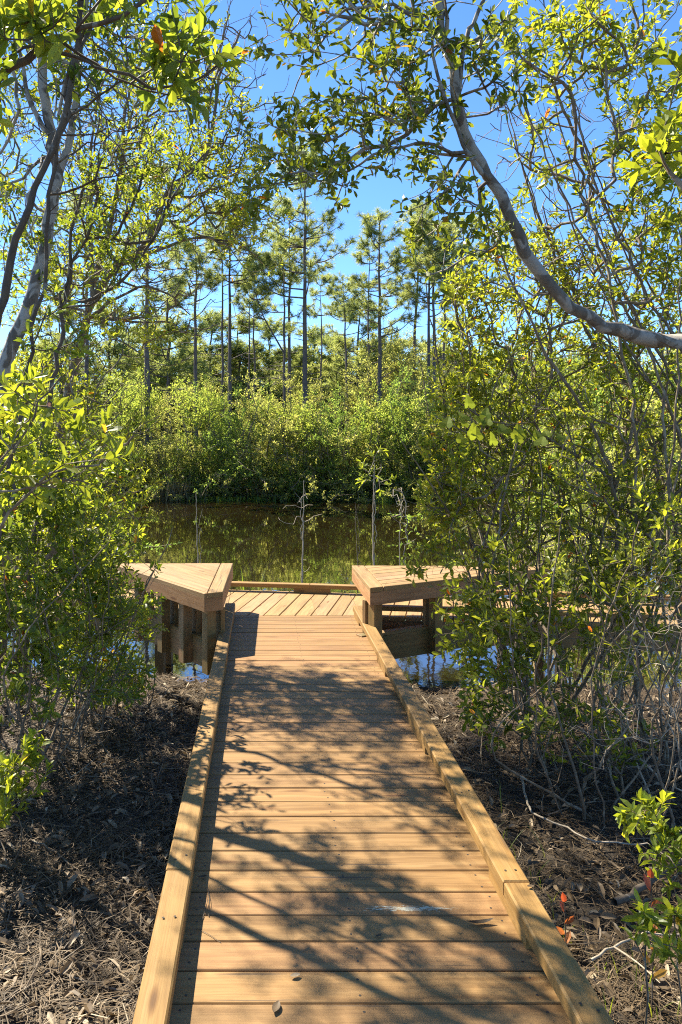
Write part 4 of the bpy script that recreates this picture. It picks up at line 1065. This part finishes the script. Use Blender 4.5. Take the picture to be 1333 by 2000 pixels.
# the wood behind, read as one mass
mb = MB(); g = np.random.default_rng(97); cl = []
for i in range(300):
    y = g.uniform(58, 95); x = g.uniform(-.52, .72) * y; h = g.uniform(5.5, 11.0) * (y / 75) ** .7; r = g.uniform(1.4, 2.8)
    z0 = GB(x, y)
    tube(mb, [(x, y, z0), (x + g.normal(0, .2), y, z0 + h * .9)], [.11, .04], 5, 1)
    m_ = 230; d = nrm(g.normal(0, 1, (m_, 3))) * g.random((m_, 1)) ** .4
    zz = g.uniform(.18, 1.0, m_)
    S = np.stack([x + d[:, 0] * r * (1.15 - .75 * zz), y + d[:, 1] * r * (1.15 - .75 * zz), z0 + h * zz + d[:, 2] * .4], -1)
    cl.append(S)
S = np.concatenate(cl); n = 5; idx = np.repeat(np.arange(len(S)), n); D = nrm(g.normal(0, 1, (len(idx), 3)) + [0, 0, .3])
leaf_quads(mb, S[idx], D, g.normal(0, 1, (len(idx), 3)), g.uniform(.45, .9, len(idx)), g.uniform(.07, .15, len(idx)), (np.repeat(g.beta(2, 2, len(S)), n) * .8 + .1), False)
o = mb.build('distant_wood', [NEEDLE, BARK_PINE]); tag(o, 'far pine wood reading as one green mass behind the pond', 'wood', kind='stuff')

# ---- ground litter
g = np.random.default_rng(301)
def ground_pts(n, boxes):
    out = []
    for x0, x1, y0, y1, w in boxes:
        k = int(n * w); x = g.uniform(x0, x1, k); y = y0 + (y1 - y0) * g.random(k) ** 1.25; out.append(np.stack([x, y], -1))
    q = np.concatenate(out); z = gheight(q[:, 0], q[:, 1]); keep = z > ZW + .03
    q, z = q[keep], z[keep]; return np.concatenate([q, z[:, None]], 1)
BX = [(-2.6, -.34, 1.7, 7.2, .58), (.94, 3.2, 1.7, 6.9, .42)]
S = ground_pts(95000, BX); n = len(S); a = g.uniform(0, 6.28, n) + .6 * wav(S[:, 0], S[:, 1], 3, 9)
kp = g.random(n) < (.62 + .5 * wav(S[:, 0], S[:, 1], 5, 12)).clip(.22, 1); S = S[kp]; a = a[kp]; n = len(S)
S[:, 2] += g.random(n) ** 2 * .045 + .003; D = np.stack([np.cos(a), np.sin(a), g.normal(.03, .16, n)], -1); L = g.uniform(.06, .19, n); W = g.uniform(.0011, .0025, n)
c = np.cross(nrm(D), [0, 0, 1.]); bend = g.normal(0, .22, n)[:, None]
p0, p1, p2 = S - D * L[:, None] / 2, S + c * bend * L[:, None] * .5, S + D * L[:, None] / 2
lift = np.array([0, 0, 1.]) * (W * .7)[:, None]
cw = c * W[:, None]
V = np.stack([p0 - cw * .6, p0 + cw * .6, p1 + cw, p1 - cw, p2 + cw * .4, p2 - cw * .4], 1).reshape(-1, 3); o_ = (np.arange(n) * 6)[:, None]
rn = (g.beta(1.6, 2.2, n) + .15 * wav(S[:, 0], S[:, 1], 4, 10)).clip(0, 1)
mb = MB(); mb.bulk(V, np.concatenate([o_ + np.array([0, 1, 2, 3]), o_ + np.array([3, 2, 4, 5])]), np.tile(rn, 2))
tag(mb.build('pine_needle_litter', LITTER), 'brown fallen pine needles covering the bank on both sides', 'pine needles', kind='stuff')
S = ground_pts(7000, BX); n = len(S); S[:, 2] += g.uniform(.01, .05, n); a = g.uniform(0, 6.28, n)
mb = MB(); leaf_quads(mb, S, np.stack([np.cos(a), np.sin(a), g.normal(0, .35, n)], -1), np.stack([g.normal(0, .4, n), g.normal(0, .4, n), np.ones(n)], -1), g.uniform(.03, .085, n), g.uniform(.015, .034, n), g.beta(2.2, 1.4, n), True, .3, .35)
tag(mb.build('dead_leaf_litter', LITTER), 'curled dead leaves scattered over the needle-covered bank', 'dead leaves', kind='stuff')
mb = MB(); S = ground_pts(160, BX)
for s in S:
    a = g.uniform(0, 6.28); l = g.uniform(.1, .5); d = np.array([math.cos(a), math.sin(a), g.normal(0, .1)]); m_ = s + [0, 0, .035] + g.normal(0, .02, 3)
    tube(mb, spline([s + [0, 0, .03] - d * l / 2, m_, s + [0, 0, .03] + d * l / 2], .06), g.uniform(.0018, .0045), 4)
tag(mb.build('twig_litter', BARK_GREY), 'small fallen grey twigs strewn among the pine needles', 'twigs', kind='stuff')
mb = MB()
for i in range(60):
    s = ground_pts(2, [(.98, 1.45, 2.2, 4.4, .6), (-.9, -.36, 5.9, 6.7, .4)])
    for q in s: blades(mb, q, 2, g.uniform(.06, .17), .0022, 7000 + i, .8, .03)
tag(mb.build('ground_grass', GRASS), 'sparse fine grass tufts sprouting along the boardwalk', 'grass', kind='stuff')
# fallen branches one can tell apart
def branch(label, pts, r0, r1, mat=BARK_GREY, fork=None):
    q = spline(pts, .05); q[1:-1] += g.normal(0, .004, (len(q) - 2, 3)); mb = MB(); tube(mb, q, np.linspace(r0, r1, len(q)), 7)
    if fork is not None: tube(mb, spline(fork, .05), np.linspace(r1 * 1.4, r1 * .5, len(spline(fork, .05))), 5)
    tag(mb.build('fallen_branch', mat, smooth=True), label, 'fallen branch')
gp = lambda px, py: (lambda Yd: P(px, py, Yd))(F * (CAMZ + .27) / (py - CY))
branch('thin pale fallen branch bowed across the litter below the right shrub', [gp(1018, 1520), gp(1040, 1585), gp(1095, 1612), gp(1165, 1643), gp(1265, 1650), gp(1320, 1690)], .007, .003, BARK_DEAD)
branch('short thick brown fallen branch under the salmon pink seedling', [gp(1200, 1762), gp(1245, 1740), gp(1300, 1700), gp(1345, 1680)], .016, .013, BARK_DARK)
branch('straight grey forked twig lying in the lower right litter', [gp(1155, 1875), gp(1200, 1848), gp(1262, 1828), gp(1330, 1825)], .005, .0035, BARK_DEAD, [gp(1200, 1850), gp(1245, 1880), gp(1290, 1920)])
branch('thin dark fallen twig on the shaded litter left of the boardwalk', [gp(60, 1640), gp(110, 1665), (gp(160, 1710))], .005, .003, BARK_GREY)

# ---- things lying on the boards
def deck_leaf(label, px, py, L, W, ang, curl, rnd, name='fallen_leaf', cat='fallen leaf'):
    Yd = F * CAMZ / (py - CY); c = P(px, py, Yd); c[2] = .004
    n = 7; t = np.linspace(0, 1, n); d = np.array([math.cos(ang), math.sin(ang), 0]); s = np.array([-d[1], d[0], 0]); w = W * np.sin(np.pi * (t * .96 + .02)) ** .8
    cen = c + d * ((t - .5) * L)[:, None] + np.array([0, 0, 1.]) * (curl * L * (2 * t - 1) ** 2 + .002)[:, None]
    hz = np.array([0, 0, 1.])
    V = np.stack([cen - s * w[:, None] + hz * (w * .5)[:, None], cen, cen + s * w[:, None] + hz * (w * .5)[:, None]], 1).reshape(-1, 3); f = []
    for q in range(n - 1): f += [(3 * q, 3 * q + 1, 3 * q + 4, 3 * q + 3), (3 * q + 1, 3 * q + 2, 3 * q + 5, 3 * q + 4)]
    mb = MB(); mb.bulk(V, np.array(f), rnd); tag(mb.build(name, LITTER, smooth=True), label, cat)
deck_leaf('long dark curled dead leaf on a board near the right edge board', 938, 1806, .10, .010, .15, .12, .05)
deck_leaf('grey-brown dead leaf at the bottom of the picture on the nearest boards', 540, 1973, .05, .012, 1.25, .10, .55)
deck_leaf('small tan dead leaf lying on the second nearest board', 577, 1910, .034, .009, .3, .1, .9)
deck_leaf('tiny reddish leaf scrap in the middle of a near board', 740, 1832, .03, .006, .5, .15, .3)
deck_leaf('small brown leaf on the top of the right edge board', 1037, 1789, .028, .008, .1, .1, .35)
bpy.data.objects['fallen_leaf.004'].location.z += .098
deck_leaf('brown leaf scrap in the gap beside the left edge board', 398, 1716, .03, .008, .4, .15, .15)
mb = MB()
for a, c in (((408, 1738), (395, 1800)), ((406, 1738), (408, 1792))):
    pa, pc = (P(px, py, F * CAMZ / (py - CY)) for px, py in (a, c)); tube(mb, spline([pa + [0, 0, .004], (pa + pc) / 2 + [.006, 0, .009], pc + [0, 0, .004]], .02), .0012, 4)
tag(mb.build('pine_needle', BARK_DARK), 'pair of joined pine needles on the boards by the left edge board', 'pine needle')
mb = MB(); pa, pc = (P(px, py, F * CAMZ / (py - CY)) for px, py in ((385, 1815), (432, 1843))); tube(mb, spline([pa + [0, 0, .003], (pa + pc) / 2 + [0, .004, .004], pc + [0, 0, .003]], .02), .001, 4)
tag(mb.build('pine_needle', BARK_DARK), 'single pine needle lying on a board below the joined pair', 'pine needle')
